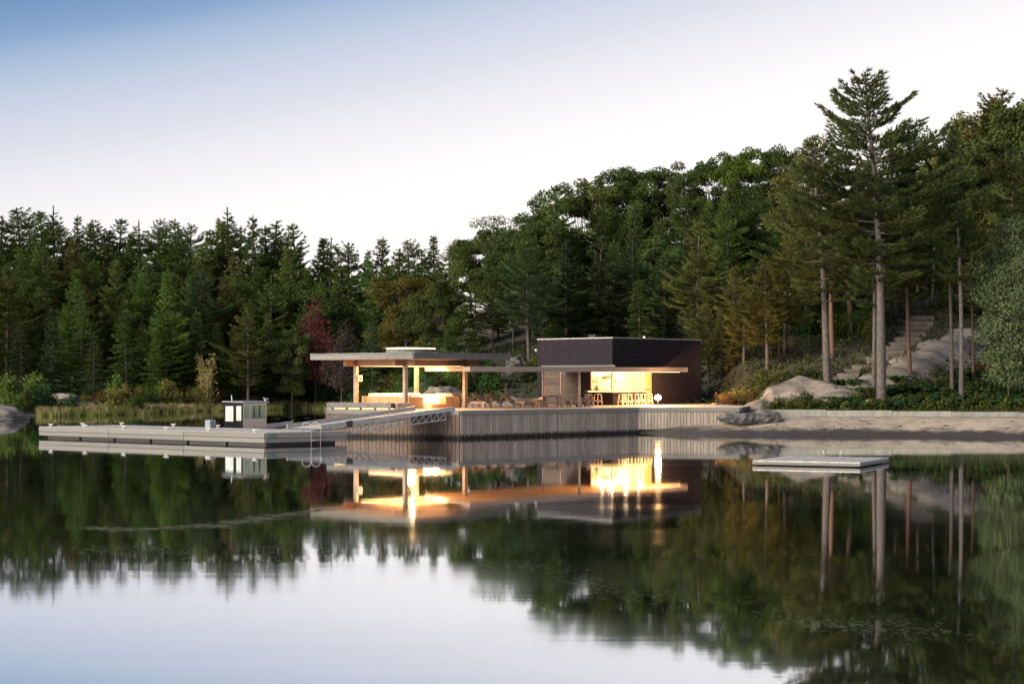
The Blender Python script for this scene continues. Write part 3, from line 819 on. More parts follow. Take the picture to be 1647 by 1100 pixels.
def lamp(name, loc, power, size=0.12, col=LAMPC, spot=None):
    l = bpy.data.lights.new(name, 'SPOT' if spot else 'POINT')
    l.energy = power; l.color = col; l.shadow_soft_size = size
    if spot: l.spot_size = math.radians(spot); l.spot_blend = .5
    o = link(name, l); o.location = loc; return o
for s, t in ((.2, .2), (.8, .2), (.2, .8), (.8, .8), (.12, .5)):
    x, y = lp(s, t)
    fx_ = thing('downlight', 'small round downlight recessed in the pavilion ceiling', 'light', (x, y, 4.485), 0, 'pavilion ceiling downlights')
    part('trim_ring', MB().lathe([(.09, -.02), (.09, .004)], 14), M['galv'], fx_)
    part('bulb', MB().lathe([(.06, -.03), (.06, -.021)], 12), M['lampglass'], fx_)
    lamp('downlight_lamp', (x, y, 4.40), 320, .07, (1.0, .60, .26))
for s, t in ((.5, .5),):
    x, y = lp(s, t); lamp('lounge_point_lamp', (x, y, 2.75), 170, .3, LAMPC)  # bare point light above the lounge, no fixture built
x, y = lp(-.12, .42); lamp('deck_glow_lamp', (x, y, ZD + .45), 16, .15, LAMPC)  # added lamp outside the opening, spreads a warm glow over the deck

# long low bench at the deck edge with light under it
bn = thing('long_bench', 'long thick grey timber bench lit from beneath beside the left pavilion post', 'bench', (-8.3, 83.0, ZD))
b0, b1 = Vector((-10.75, 83.6, 0)), Vector((-6.85, 82.05, 0)); b2 = Vector((-5.98, 82.55, 0))
part('seat', bevel(MB().beam((b0.x, b0.y, 1.82), (b1.x, b1.y, 1.82), .62, .32).mesh('s', M['grey_wood']), .02), None, bn, True)
part('end_seat', bevel(MB().beam((b1.x + .08, b1.y + .08, 1.825), (b2.x, b2.y, 1.825), .62, .315).mesh('s', M['teak']), .02), None, bn, True)
for t in (.06, .28, .5, .72, .94):
    p = b0.lerp(b1, t); part('leg', MB().box(p.x - .06, p.x + .06, p.y - .2, p.y + .2, ZD, 1.658), M['grey_wood'], bn, True)
part('light_strip', MB().beam((b0.x + .2, b0.y + .12, 1.64), (b1.x, b1.y + .16, 1.64), .04, .03), M['led'], bn, True)
p = b0.lerp(b1, .5); lamp('bench_lamp', (p.x, p.y + .45, 1.80), 14, .1)

# ================================================================== canopy linking pavilion and cabin
cz0, cz1 = 3.80, 4.06
cp = [(-2.46, 82.0), (11.73, 95.0), (9.9, 96.85), (6.62, 93.36), (3.5, 96.3), (-2.3, 90.6), (-5.4, 88.2), (-3.6, 84.6)]
can = thing('canopy', 'thin flat canopy bridging the gap between lit pavilion and dark cabin', 'canopy', (4.18, 88.1, ZD))
part('roof_slab', MB().prism(cp, cz0 + .02, cz1), M['teak'], can, True)
part('soffit', MB().prism([(-2.40, 82.15), (11.55, 94.98), (9.85, 96.7), (6.62, 93.3), (3.5, 96.2), (-2.3, 90.5), (-5.3, 88.15), (-3.5, 84.7)], cz0, cz0 + .018), M['soffit'], can, True)
for i in range(6):
    a = Vector(cp[0]).lerp(Vector(cp[1]), i / 6); b = Vector(cp[0]).lerp(Vector(cp[1]), (i + 1) / 6 - .001)
    piece_between('fascia_board', a, b, cz0 - .02, cz1 + .02, .05, M['teak'], can, out_=0.0)
part('pole', MB().tube([(4.18, 88.25, ZD), (4.18, 88.25, cz0)], .075, 12), M['teak'], can, True, True)
part('pole', MB().tube([(2.0, 90.5, ZD), (2.0, 90.5, cz0)], .05, 12), M['teak'], can, True, True)
part('light_strip', MB().beam((6.0, 90.35, cz0 - .035), (11.2, 95.1, cz0 - .035), .035, .03), M['led_soft'], can, True)
for (x, y, w) in ((gx(968, 92.3), 92.3, 40), (gx(985, 91.7), 91.7, 40), (gx(1007, 92.4), 92.4, 40), (gx(1027, 93.4), 93.4, 40)):
    fx_ = thing('downlight', 'small round downlight under the linking canopy', 'light', (x, y, cz0 - .004), 0, 'canopy downlights')
    part('trim_ring', MB().lathe([(.08, -.008), (.08, .0)], 14), M['galv'], fx_)
    part('bulb', MB().lathe([(.05, -.012), (.05, -.0085)], 12), M['lampglass'], fx_)
    lamp('canopy_lamp', (x, y, cz0 - .10), w, .06, (1.0, .66, .36))

# ================================================================== cabin (dark shingled bar building)
cab = thing('cabin', 'dark shingle clad flat roofed cabin with a bright corner serving window', 'cabin', (6.6, 93.5, ZD), math.atan2(.719, .695))
LX, LY, HZ = 9.7, 6.7, 4.45     # local x along right wall, local y along left wall
WX, WY, W0, W1 = 3.46, 1.94, .97, 2.20
core = MB()
core.box(0, LX, LY - .12, LY, -.6, HZ - .05).box(LX - .12, LX, 0, LY - .12, -.6, HZ - .05)
core.box(4.06, LX - .12, 0, .12, -.6, HZ - .05).box(0, 4.06, 0, .12, W1, HZ - .05).box(0, WX, 0, .12, -.6, W0)
core.box(0, .12, .12, WY, -.6, W0).box(0, .12, .12, WY, W1, HZ - .05).box(0, .12, WY, 2.93, -.6, HZ - .05).box(0, .12, 2.93, 6.23, 2.25, HZ - .05).box(0, .12, 6.23, LY - .12, -.6, HZ - .05)
core.box(.2, .24, 2.93, 6.23, -.6, 2.25)
part('wall', core, M['dark'], cab)
part('roof', MB().box(.12, LX - .12, .12, LY - .12, HZ - .4, HZ - .2), M['dark'], cab)
sd_ = MB(); ch = .148; rs_ = random.Random(11)
def courses(axis, L, blocks):
    k = 0; z = -.02
    while z < HZ - .06:
        z1 = min(z + ch, HZ - .05)
        iv = [(-.0, L)]
        for (a, b, za, zb) in blocks:
            if z1 > za + .02 and z < zb - .02:
                nv = []
                for s, e in iv:
                    if b <= s or a >= e: nv.append((s, e)); continue
                    if a > s: nv.append((s, a))
                    if b < e: nv.append((b, e))
                iv = nv
        for s, e in iv:
            x = s - (rs_.uniform(0, .5) if s == 0 else 0)
            while x < e - .01:
                x2 = min(x + rs_.uniform(.55, 1.1), e)
                a_ = max(x, s); tp = .020 + rs_.uniform(0, .012)
                if x2 - a_ > .03:
                    lo, hi = tp + .018, tp
                    zz0, zz1 = z + .004, z1 + .012
                    a2, b2 = a_ + .003, x2 - .003
                    if axis == 'x':
                        vs = [(a2, -lo, zz0), (b2, -lo, zz0), (b2, 0, zz0), (a2, 0, zz0), (a2, -hi, zz1), (b2, -hi, zz1), (b2, 0, zz1), (a2, 0, zz1)]
                    else:
                        vs = [(-lo, b2, zz0), (-lo, a2, zz0), (0, a2, zz0), (0, b2, zz0), (-hi, b2, zz1), (-hi, a2, zz1), (0, a2, zz1), (0, b2, zz1)]
                    sd_.add(vs, MB.BF)
                x = x2
        z += ch; k += 1
courses('x', LX, [(0, WX, W0, W1), (WX, 4.06, 0, W1 + .1)])
courses('y', LY, [(0, WY, W0, W1), (2.93, 6.23, -.1, 2.25)])
part('siding_shingle', sd_, M['siding'], cab, kind='stuff')
part('parapet_cap', MB().box(-.06, LX + .03, -.06, .14, HZ - .04, HZ + .03).box(-.06, .14, .141, LY + .03, HZ - .04, HZ + .03).box(.141, LX + .03, LY - .12, LY + .03, HZ - .04, HZ + .028), M['galv'], cab)
# doors
for y0, y1 in ((2.96, 4.52), (4.60, 6.20)):
    d = part('barn_door', MB().box(.02, .06, y0, y1, .04, 2.24), M['dark'], cab)
    nb = 9; hb = 2.18 / nb
    for i in range(nb):
        part('door_plank', bevel(MB().box(-.02, .019, y0 + .02, y1 - .02, .06 + i * hb, .06 + (i + .965) * hb).mesh('p', M['door_wood']), .006), None, d)
    ys_ = y1 if y0 > 4 else y0
    for z in (.55, 1.28, 2.02):
        a_, b_ = (ys_ - .36, ys_ - .04) if y0 > 4 else (ys_ + .04, ys_ + .36)
        part('strap_hinge', MB().box(-.032, -.021, a_, b_, z, z + .07), M['dark'], d)
part('door_frame', MB().box(-.035, .04, 6.205, 6.28, 0, 2.25).box(-.035, .04, 4.525, 4.595, 0, 2.25).box(-.035, .04, 2.88, 2.955, 0, 2.25), M['teak'], cab)
part('door_track', MB().box(-.10, -.04, -.3, 6.3, 2.54, 2.64), M['grey_wood'], cab)
# interior
it = MB().box(.13, 5.4, .13, 2.6, -.05, .0).box(.13, 5.4, .13, 2.6, 2.42, 2.47).box(.13, 5.4, 2.6, 2.65, 0, 2.42).box(5.4, 5.45, .13, 2.6, 0, 2.42)
part('interior_wall', it, M['cream'], cab)
part('interior_floor', MB().box(.14, 5.39, .14, 2.59, .001, .03), M['teak'], cab)
wf = part('window_frame', MB().box(-.03, .10, -.03, .10, W0 + .06, W1).box(.0, .10, WY - .10, WY - .02, W0, W1).box(.02, .08, WY - .34, WY - .29, W0, W1).box(WX - .50, WX - .43, .02, .10, W0, W1).box(WX - .06, WX, .0, .12, W0, W1), M['cedar'], cab)
part('side_light', MB().box(WX - .36, WX - .10, .10, .11, W0 + .1, W1 - .05), M['led_soft'], cab)
part('corner_panel', MB().box(WX + .01, 4.05, -.05, .0, 0, W1 + .08), M['cedar'], cab)
part('serving_counter', MB().box(-.42, WX + .1, -.42, .35, W0 - .05, W0).box(-.42, .35, .351, WY + .1, W0 - .05, W0), M['grey_wood'], cab)
part('light_strip', MB().box(-.32, WX - .1, -.34, -.30, W0 - .09, W0 - .056).box(-.34, -.30, -.28, WY - .1, W0 - .09, W0 - .056), M['led'], cab)
part('back_counter', MB().box(.6, 5.2, 2.0, 2.59, 0, .92), M['white'], cab)
part('wall_shelf', MB().box(.6, 2.2, 2.3, 2.59, 1.45, 1.49).box(.6, 2.2, 2.3, 2.59, 1.85, 1.89).box(2.9, 3.5, 2.3, 2.59, 1.5, 1.53), M['cedar'], cab)
part('cooker_hood', MB().add([(1.9, 1.7, 1.72), (2.7, 1.7, 1.72), (2.7, 2.5, 1.72), (1.9, 2.5, 1.72), (2.15, 2.0, 2.0), (2.45, 2.0, 2.0), (2.45, 2.4, 2.0), (2.15, 2.4, 2.0)], MB.BF), M['alu'], cab)
part('vent_box', MB().box(1.3, 1.95, 2.6, 3.2, HZ - .2, HZ + .24).box(1.25, 2.0, 2.55, 3.25, HZ + .242, HZ + .28), M['dark'], cab)
part('roof_pipe', MB().tube([(4.6, 1.0, HZ - .2), (4.6, 1.0, HZ + .20)], .09, 10), M['white'], cab, False, True)
part('wall_vent', bevel(MB().box(-.10, .14, LY + .002, LY + .22, 3.60, 3.80).mesh('v', M['galv']), .03), None, cab)
cm = cab.matrix_basis.copy() if False else Matrix.Translation(cab.location) @ Matrix.Rotation(cab.rotation_euler[2], 4, 'Z')
for (x, y, w) in ((1.0, 1.0, 80), (3.0, 1.3, 80), (4.6, 1.3, 40)):
    p = cm @ Vector((x, y, 2.25)); lamp('kitchen_lamp', p, w, .2, (1.0, .74, .42))
def incab(x, y, z): return tuple(cm @ Vector((x, y, z)))
bt = thing('jar', 'brown jar standing on the left end of the lit serving counter', 'jar', incab(.05, 1.38, W0))
part('jar_body', MB().lathe([(.09, .002), (.12, .06), (.12, .24), (.08, .30)], 14), M['beam'], bt, False, True)
part('jar_lid', MB().lathe([(.085, .301), (.085, .34)], 14), M['dark'], bt)
for i, (x, y, z, c, lab) in enumerate([(.8, 2.42, 1.492, 'blue_hull', 'dark bottle on the upper left kitchen shelf seen through the serving window'), (1.25, 2.42, 1.492, 'beam', 'brown bottle in the middle of the kitchen shelf behind the serving window'), (3.2, 2.42, 1.532, 'beam', 'brown bottle on the small kitchen shelf right of the cooker hood')]):
    b_ = thing('bottle', lab, 'bottle', incab(x, y, z))
    part('glass', MB().lathe([(.045, 0.001), (.05, .02), (.05, .18), (.018, .24), (.018, .31)], 10), M[c], b_, False, True)

# bar stools
def stool():
    t = thing('bar_stool', 'x', 'bar stool', (0, 0, 0), 0, 'bar stools under the serving counter')
    part('seat', bevel(MB().box(-.18, .18, -.18, .18, .71, .755).mesh('seat', M['teak']), .015), None, t)
    for a in (-1, 1):
        for b in (-1, 1):
            part('leg', MB().beam((a * .21, b * .21, 0), (a * .145, b * .145, .71), .055, .055), M['teak'], t)
    for a in (-1, 1):
        part('stretcher', MB().beam((-.18, a * .185, .27), (.18, a * .185, .27), .035, .05), M['teak'], t)
        part('stretcher', MB().beam((a * .185, -.18, .36), (a * .185, .18, .36), .035, .05), M['teak'], t)
    return t
st0 = stool()
spots = [((-.72, 1.45), 'first wooden bar stool on the left under the serving window, beside the garden chairs'),
         ((-.75, .62), 'second wooden bar stool from the left, just left of the cabin corner'),
         ((.10, -.75), 'wooden bar stool just right of the cabin corner under the counter'),
         ((.72, -.72), 'second wooden bar stool right of the cabin corner'),
         ((1.40, -.76), 'middle wooden bar stool of the right hand row under the counter'),
         ((2.15, -.72), 'second wooden bar stool left of the bright bollard lamp'),
         ((2.85, -.74), 'wooden bar stool nearest the bright bollard lamp')]
for i, ((x, y), lab) in enumerate(spots):
    p = incab(x, y, 0)
    if i == 0: st0.location = p; st0.rotation_euler = (0, 0, .8); st0['label'] = lab
    else: dup(st0, p, .8 + rnd.uniform(-.15, .15), lab)

# garden table group between cabin doors and deck edge
def frame_table(name, lab, cat, loc, rz, w, d, h, leg=.09, m='teak'):
    t = thing(name, lab, cat, loc, rz)
    for i in range(5):
        part('top_slat', MB().box(-w / 2, w / 2, -d / 2 + i * d / 5 + .006, -d / 2 + (i + 1) * d / 5 - .006, h - .06, h), M[m], t)
    for a in (-1, 1):
        for b in (-1, 1):
            part('leg', MB().box(a * w / 2 - (leg if a > 0 else 0), a * w / 2 + (leg if a < 0 else 0), b * d / 2 - (leg if b > 0 else 0), b * d / 2 + (leg if b < 0 else 0), 0, h - .062), M[m], t)
    part('apron', MB().box(-w / 2 + leg, w / 2 - leg, -d / 2 + .02, -d / 2 + .05, h - .16, h - .062).box(-w / 2 + leg, w / 2 - leg, d / 2 - .05, d / 2 - .02, h - .16, h - .062), M[m], t)
    return t
def garden_chair(lab, loc, rz):
    t = thing('garden_chair', lab, 'chair', loc, rz)
    part('seat', MB().beam((0, -.28, .40), (0, .26, .33), .56, .05), M['teak'], t)
    for k in range(4):
        part('back_slat', MB().beam((-.21 + k * .14, .24, .34), (-.21 + k * .14, .40, .80), .115, .03, up=(0, 1, .3)), M['teak'], t)
    for a in (-1, 1):
        part('arm', MB().beam((a * .32, -.32, .55), (a * .32, .34, .53), .11, .035), M['teak'], t)
        part('leg', MB().box(a * .32 - .045, a * .32 + .045, -.32, -.22, 0, .53), M['teak'], t)
        part('leg', MB().box(a * .32 - .045, a * .32 + .045, .20, .30, 0, .51), M['teak'], t)
    return t
D1 = 90.0
frame_table('garden_table', 'tall square teak table before the left barn door of the cabin', 'table', (gx(888, 89.6), 89.6, ZD), .25, 1.05, .95, .74, .11)
frame_table('side_bench', 'low teak bench left of the tall teak table', 'bench', (gx(870, 90.5), 90.5, ZD), .25, .34, .9, .44, .07)
frame_table('low_table', 'low pale topped teak table between two garden chairs', 'table', (gx(923, 88.9), 88.9, ZD), .5, .75, .6, .40, .08)
garden_chair('slatted teak garden chair left of the low table', (gx(911, 88.6), 88.6, ZD), 1.7)
garden_chair('slatted teak garden chair right of the low table, behind the canopy pole', (gx(938, 89.3), 89.3, ZD), -1.2)
frame_table('side_table', 'small open teak side table next to the leftmost bar stools', 'table', (gx(946, 89.8), 89.8, ZD), .4, .42, .42, .44, .06)

# sun loungers
def lounger():
    t = thing('sun_lounger', 'x', 'sun lounger', (0, 0, 0), 0, 'sun loungers in a row on the deck')
    # head end at -x, raised back
    part('back_panel', bevel(MB().add([(-.62, -.31, .84), (.12, -.31, .38), (.12, .31, .38), (-.62, .31, .84), (-.60, -.31, .88), (.14, -.31, .42), (.14, .31, .42), (-.60, .31, .88)], MB.BF).mesh('b', M['sling']), .008), None, t)
    part('seat_panel', MB().box(.14, 1.30, -.31, .31, .375, .415), M['sling'], t)
    for b in (-1, 1):
        part('side_rail', MB().box(-.70, 1.32, b * .35 - .03, b * .35 + .03, .29, .365), M['teak'], t)
        part('leg', MB().box(-.55, -.46, b * .35 - .03, b * .35 + .03, 0, .288), M['teak'], t)
        part('leg', MB().box(1.10, 1.19, b * .35 - .03, b * .35 + .03, 0, .288), M['teak'], t)
        part('back_strut', MB().beam((-.42, b * .30, .70), (-.60, b * .30, .36), .03, .04), M['teak'], t)
    part('cross_rail', MB().box(1.22, 1.30, -.318, .318, .30, .36), M['teak'], t)
    return t
lg = lounger()
for i, (px, D, lab) in enumerate([(757, 87.0, 'first sun lounger, partly behind the right pavilion post'), (776, 87.2, 'second sun lounger from the pavilion, back raised'),
                                  (796, 87.4, 'third sun lounger from the pavilion, back raised'), (821, 87.4, 'last sun lounger of the row, beside the small side table')]):
    p = (gx(px, D), D, ZD)
    if i == 0: lg.location = p; lg.rotation_euler = (0, 0, -.55); lg['label'] = lab
    else: dup(lg, p, -.55 + rnd.uniform(-.05, .05), lab)
frame_table('side_table', 'small teak side table at the end of the lounger row', 'table', (gx(848, 87.8), 87.8, ZD), -.2, .8, .5, .40, .05)
# beached canoes behind the deck furniture
def canoe(lab, loc, rz, m, L=4.6, w=.42, flip=False):
    t = thing('canoe', lab, 'canoe', loc, rz)
    mb = MB(); vs = []; n = 13; k = 7
    for i in range(n):
        u = -1 + 2 * i / (n - 1); ww = w * max(.02, (1 - abs(u) ** 2.4)); sh = .18 * abs(u) ** 3
        for j in range(k):
            a = math.pi * j / (k - 1)
            vs.append((u * L / 2, -ww * math.cos(a), .42 + sh - (.40) * math.sin(a) ** .7))
    fs = [(i * k + j, (i + 1) * k + j, (i + 1) * k + j + 1, i * k + j + 1) for i in range(n - 1) for j in range(k - 1)]
    mb.add(vs, fs)
    part('hull', mb, M[m], t, False, True)
    rm = MB()
    for s in (0, k - 1): rm.tube([Vector(vs[i * k + s]) + Vector((0, 0, .01)) for i in range(n)], .025, 6)
    part('gunwale', rm, M['galv'], t)
    for x in (-1.1, .2, 1.2): part('thwart', MB().box(x - .08, x + .08, -.30, .30, .36, .39), M['teak'], t)
    return t
canoe('dark blue canoe with grey rim lying left of the cabin', (gx(850, 93.5), 93.5, ZD), .35, 'blue_hull', 2.6)
canoe('pale grey canoe lying upright just behind the side table', (gx(846, 92.3), 92.3, ZD), .2, 'galv', 2.4, .40)

# bollard lamp
bl_ = thing('bollard_lamp', 'blazing bright bollard lamp standing on the deck right of the bar stools', 'lamp', (9.54, 93.0, ZD))
part('post', MB().tube([(0, 0, 0), (0, 0, .36)], .06, 12), M['dark'], bl_, False, True)
part('lamp_globe', MB().lathe([(.06, .361), (.17, .41), (.22, .52), (.17, .63), (.06, .67)], 18), M['lampglass'], bl_, False, True)
part('lamp_cap', MB().lathe([(.10, .671), (.06, .71), (.02, .73)], 12), M['dark'], bl_, False, True)
lamp('bollard_bulb', (9.54, 92.86, ZD + .78), 2000, .16, (1.0, .54, .19))
fl = lamp('pine_spot', (9.66, 92.95, ZD + .62), 11000, .12, (1.0, .58, .22), 50)     # spot added beside the bollard lamp to throw amber light on the pines
fl.rotation_euler = Vector((-.72, -.69, -.24)).to_track_quat('Z', 'Y').to_euler()

# ================================================================== retaining wall, shore rocks, granite, steps
wl_ = thing('retaining_wall', 'long low pale concrete retaining wall above the sandy beach', 'wall', (22, 88.3, 1.0))
wx = [15.4, 19.5, 23.6, 27.27, 31.5, 36, 41, 46, 52]
for a, b in zip(wx[:-1], wx[1:]):
    part('wall_panel', bevel(MB().box(a + .012, b - .012, 88.15, 88.75, .2, 1.43 - .012 * (a - 15)).mesh('p', M['concrete']), .02), None, wl_, True)

def rock_mesh(name, m, seed, rx, ry, rz, sub=5, rough=.30, flat=0.0):
    bm = bmesh.new(); bmesh.ops.create_icosphere(bm, subdivisions=sub, radius=1)
    r = np.random.default_rng(seed); ks = r.normal(0, 1, (10, 3)); ph = r.uniform(0, 6.28, 10)
    for v in bm.verts:
        p = np.array(v.co); s = 0
        for i in range(10):
            f = 1.2 + i * 1.1
            s += (1.0 - 2.2 * abs(math.sin(float(ks[i] @ p) * f * .6 + ph[i]))) / (1 + i * .45)
        q = p * (1 + rough * s * .28)
        if q[2] > 0: q[2] = q[2] * (1 - flat) + flat * min(q[2], .55)
        v.co = (q[0] * rx, q[1] * ry, q[2] * rz)
    me = bpy.data.meshes.new(name); bm.to_mesh(me); bm.free()
    me.materials.append(m); me.polygons.foreach_set('use_smooth', [True] * len(me.polygons)); me.update()
    return me
def rock(name, lab, loc, m, seed, rx, ry, rz, rot=0, **k):
    o = link(name, rock_mesh(name, M[m], seed, rx, ry, rz, **k)); o.location = loc; o.rotation_euler = (0, 0, rot)
    return tag(o, lab, 'rock')
rock('shore_rock', 'long flat dark rock at the foot of the deck end on the sand', (13.95, 86.9, .95), 'rock_dark', 3, 1.7, .7, .42, .03, flat=.4)
rock('shore_rock', 'craggy dark boulder where the concrete wall meets the deck', (15.55, 87.1, 1.0), 'rock_dark', 8, 1.05, .65, .55, .2)
rock('shore_rock', 'pale granite outcrop at the far left edge of the lake', (-42.6, 112.6, .15), 'granite', 12, 4.6, 2.6, 1.5, .05, flat=.6, rough=.24)
rock('shore_rock', 'low tongue of granite sloping into the water at the left edge', (-42.0, 110.6, -.15), 'granite', 15, 4.0, 2.0, .95, -.05, flat=.5, rough=.22)
rock('ledge_rock', 'flat grey lichen covered ledge behind the reeds on the left shore', (gx(122, 131), 131, .45), 'rock_dark', 21, 2.4, 1.3, .8, .0, flat=.6)
rock('ledge_rock', 'upper pale ledge under the trees behind the left reeds', (gx(100, 136), 136, 1.2), 'granite', 22, 2.2, 1.5, .75, -.1, flat=.5)
rock('boulder', 'large grey boulder seen through the pavilion behind the glowing enclosure', (gx(716, 101), 101, 1.5), 'rock_slab', 31, 1.9, 1.4, 1.5, .2)
rock('boulder', 'smaller grey boulder left of the large one behind the pavilion', (gx(690, 100), 100, 1.3), 'rock_dark', 33, 1.7, 1.3, .95, -.3)
rock('boulder', 'grey slab like boulder behind the deck left of the cabin', (gx(830, 116), 116, 4.0), 'rock_dark', 35, 1.2, 1.0, 1.3, .1)
rock('boulder', 'small pale stone among the plants beside the big pine', (gx(1397, 91), 91, 1.75), 'granite', 41, .45, .35, .3)
rock('kerb_stone', 'small pale block at the deck edge below the lamp lit shrubs', (gx(1150, 95), 95, 1.6), 'rock_slab', 43, .35, .25, .16)

# granite slope: strip draped on the hill
def ground_at(px, py, lift=.15):
    cand = np.arange(91, 126, .2)
    return float(cand[np.argmin(np.abs(600 - (H((px - 823.5) / F * cand, cand) + lift - CAM_H) * F / cand - py))])
cl = [(1196, 91.2, 1.3), (1240, 92.6, 3.0), (1290, 94.4, 3.6)] + [(p, ground_at(p, q, .5), w) for p, q, w in ((1345, 629, 2.6), (1400, 611, 2.6), (1450, 593, 3.6), (1492, 574, 4.4), (1532, 548, 4.2), (1558, 524, 2.6))]
cpts = np.array([(gx(p, D), D) for p, D, w in cl]); wid = np.array([w for *_, w in cl])
tt = np.linspace(0, len(cl) - 1, 130); cxs = np.interp(tt, np.arange(len(cl)), cpts[:, 0]); cys = np.interp(tt, np.arange(len(cl)), cpts[:, 1]); ws = np.interp(tt, np.arange(len(cl)), wid)
dx, dy = np.gradient(cxs), np.gradient(cys); ln = np.hypot(dx, dy); nx, ny = -dy / ln, dx / ln
uu = np.linspace(-1, 1, 44)
GX = cxs[:, None] + nx[:, None] * uu[None] * ws[:, None] * .62
GY = cys[:, None] + ny[:, None] * uu[None] * ws[:, None] * .62
edge = 1 - np.abs(uu[None]) ** 2.2 + .18 * np.sin(GX * 1.7 + GY) * np.sin(GX * .8 - 1.4 * GY)
bul = np.interp(tt, [0, 1, 2, 3, 4, 6, 8], [.25, .75, .95, .65, .5, .5, .4])[:, None]
GZ = H(GX, GY) + edge * bul - .12 + .05 * np.sin(GX * 1.1 + GY * 2.2) + .035 * np.sin(GX * 3.3 - GY * 4.1)
gr = link('granite_slope', grid_mesh('granite_slope', np.stack([GX, GY, GZ], -1), M['granite'])); gr['kind'] = 'structure'
# stone steps up the hill
stp = thing('stone_steps', 'rustic stone slab steps climbing the wooded hill beside the granite slope', 'steps', (gx(1335, 99), 99, HH(gx(1335, 99), 99)))
sl_ = [(1343, 98.2, 617, 20), (1349, 98.9, 612, 19), (1357, 99.6, 607, 17), (1366, 100.5, 600, 15), (1374, 101.5, 594, 14), (1389, 103, 587, 15), (1412, 106, 575, 17), (1424, 107, 569.5, 18), (1437, 108, 564, 16), (1443, 109.5, 557, 17), (1452, 111, 550, 18), (1462, 112.5, 543, 19), (1468, 114, 535, 19), (1474, 116, 526, 20), (1478, 118, 517, 20), (1481, 120, 508, 19)]
STEPS = []
for i, (px, D, py, hw) in enumerate(sl_):
    D = ground_at(px, py, .25)
    x, z = gx(px, D), HH(gx(px, D), D) + .25; w = hw / F * D; STEPS.append((x, D, w))
    o = part('step_slab', bevel(MB().box(-w, w, -.35, 1.1, -.55, 0).mesh('s', M['rock_slab']), .03), None, stp)
    o.location = Vector((x + rnd.uniform(-.1, .1), D, z)) - Vector(stp.location); o.rotation_euler = (0, 0, rnd.uniform(-.06, .06))

# ================================================================== vegetation
LM = {
    'pine': leafmat('white_pine_needles', (0.036, 0.062, 0.017), (0.118, 0.168, 0.044), .30, .45, .28),  # noise contrast paints lit boughs and shaded gaps into the needle colour
    'pine_brownish': leafmat('brownish_pine_needles', (0.030, 0.044, 0.017), (0.088, 0.106, 0.036), .30, .45, .2),  # darker, browner needle colour than the other pines
    'pine_lit': leafmat('lit_green_needles', (0.055, 0.110, 0.020), (0.145, 0.225, 0.052), .34, .45, .2),  # brighter copy of the pine needles, light put into the colour
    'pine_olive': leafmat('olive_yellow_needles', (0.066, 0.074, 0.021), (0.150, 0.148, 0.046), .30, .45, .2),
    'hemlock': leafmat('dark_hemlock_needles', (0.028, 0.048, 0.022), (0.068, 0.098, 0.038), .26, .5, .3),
    'oak': leafmat('oak_leaves', (0.034, 0.056, 0.019), (0.082, 0.115, 0.034), .36, .35, .25),
    'oak_bright': leafmat('bright_oak_leaves', (0.050, 0.095, 0.018), (0.105, 0.165, 0.034), .36, .35, .2),  # lighter, greener leaf colour than the other oaks
    'oak_gold': leafmat('yellowing_oak_leaves', (0.075, 0.082, 0.020), (0.155, 0.130, 0.040), .36, .35, .2),
    'maple_red': leafmat('red_maple_leaves', (0.085, 0.030, 0.028), (0.14, 0.052, 0.044), .34, .4, .15),
    'purple': leafmat('dull_purple_twigs', (0.034, 0.025, 0.025), (0.062, 0.046, 0.042), .3, .4, .15),
    'birch': leafmat('grey_green_birch_leaves', (0.060, 0.085, 0.040), (0.125, 0.155, 0.075), .36, .5, .15),
    'gold': leafmat('pale_gold_leaves', (0.22, 0.18, 0.065), (0.36, 0.29, 0.115), .36, .6, .15),
    'shrub_y': leafmat('yellow_green_shrub_leaves', (0.115, 0.115, 0.030), (0.23, 0.205, 0.065), .36, .9, .25),
    'shrub_g': leafmat('green_shrub_leaves', (0.045, 0.088, 0.018), (0.11, 0.16, 0.038), .36, .9, .25),
    'shrub_r': leafmat('reddish_shrub_leaves', (0.085, 0.035, 0.024), (0.15, 0.085, 0.045), .34, .9, .2),
    'fern': leafmat('dark_fern_fronds', (0.018, 0.050, 0.020), (0.045, 0.095, 0.034), .3, .9, .2),
    'cover': leafmat('low_ground_leaves', (0.040, 0.055, 0.014), (0.125, 0.135, 0.030), .34, 1.1, .2),
    'cover_dark': leafmat('dark_ground_leaves', (0.022, 0.034, 0.014), (0.060, 0.072, 0.026), .3, 1.1, .2),
    'reed': leafmat('green_reeds', (0.075, 0.100, 0.028), (0.170, 0.165, 0.060), .3, .25, .1),
    'reed_dry': leafmat('dry_reeds', (0.19, 0.155, 0.085), (0.33, 0.265, 0.150), .3, .25, .1),
    'pad': leafmat('lily_pads', (0.10, 0.12, 0.08), (0.16, 0.18, 0.13), .1, 2, .1),
}

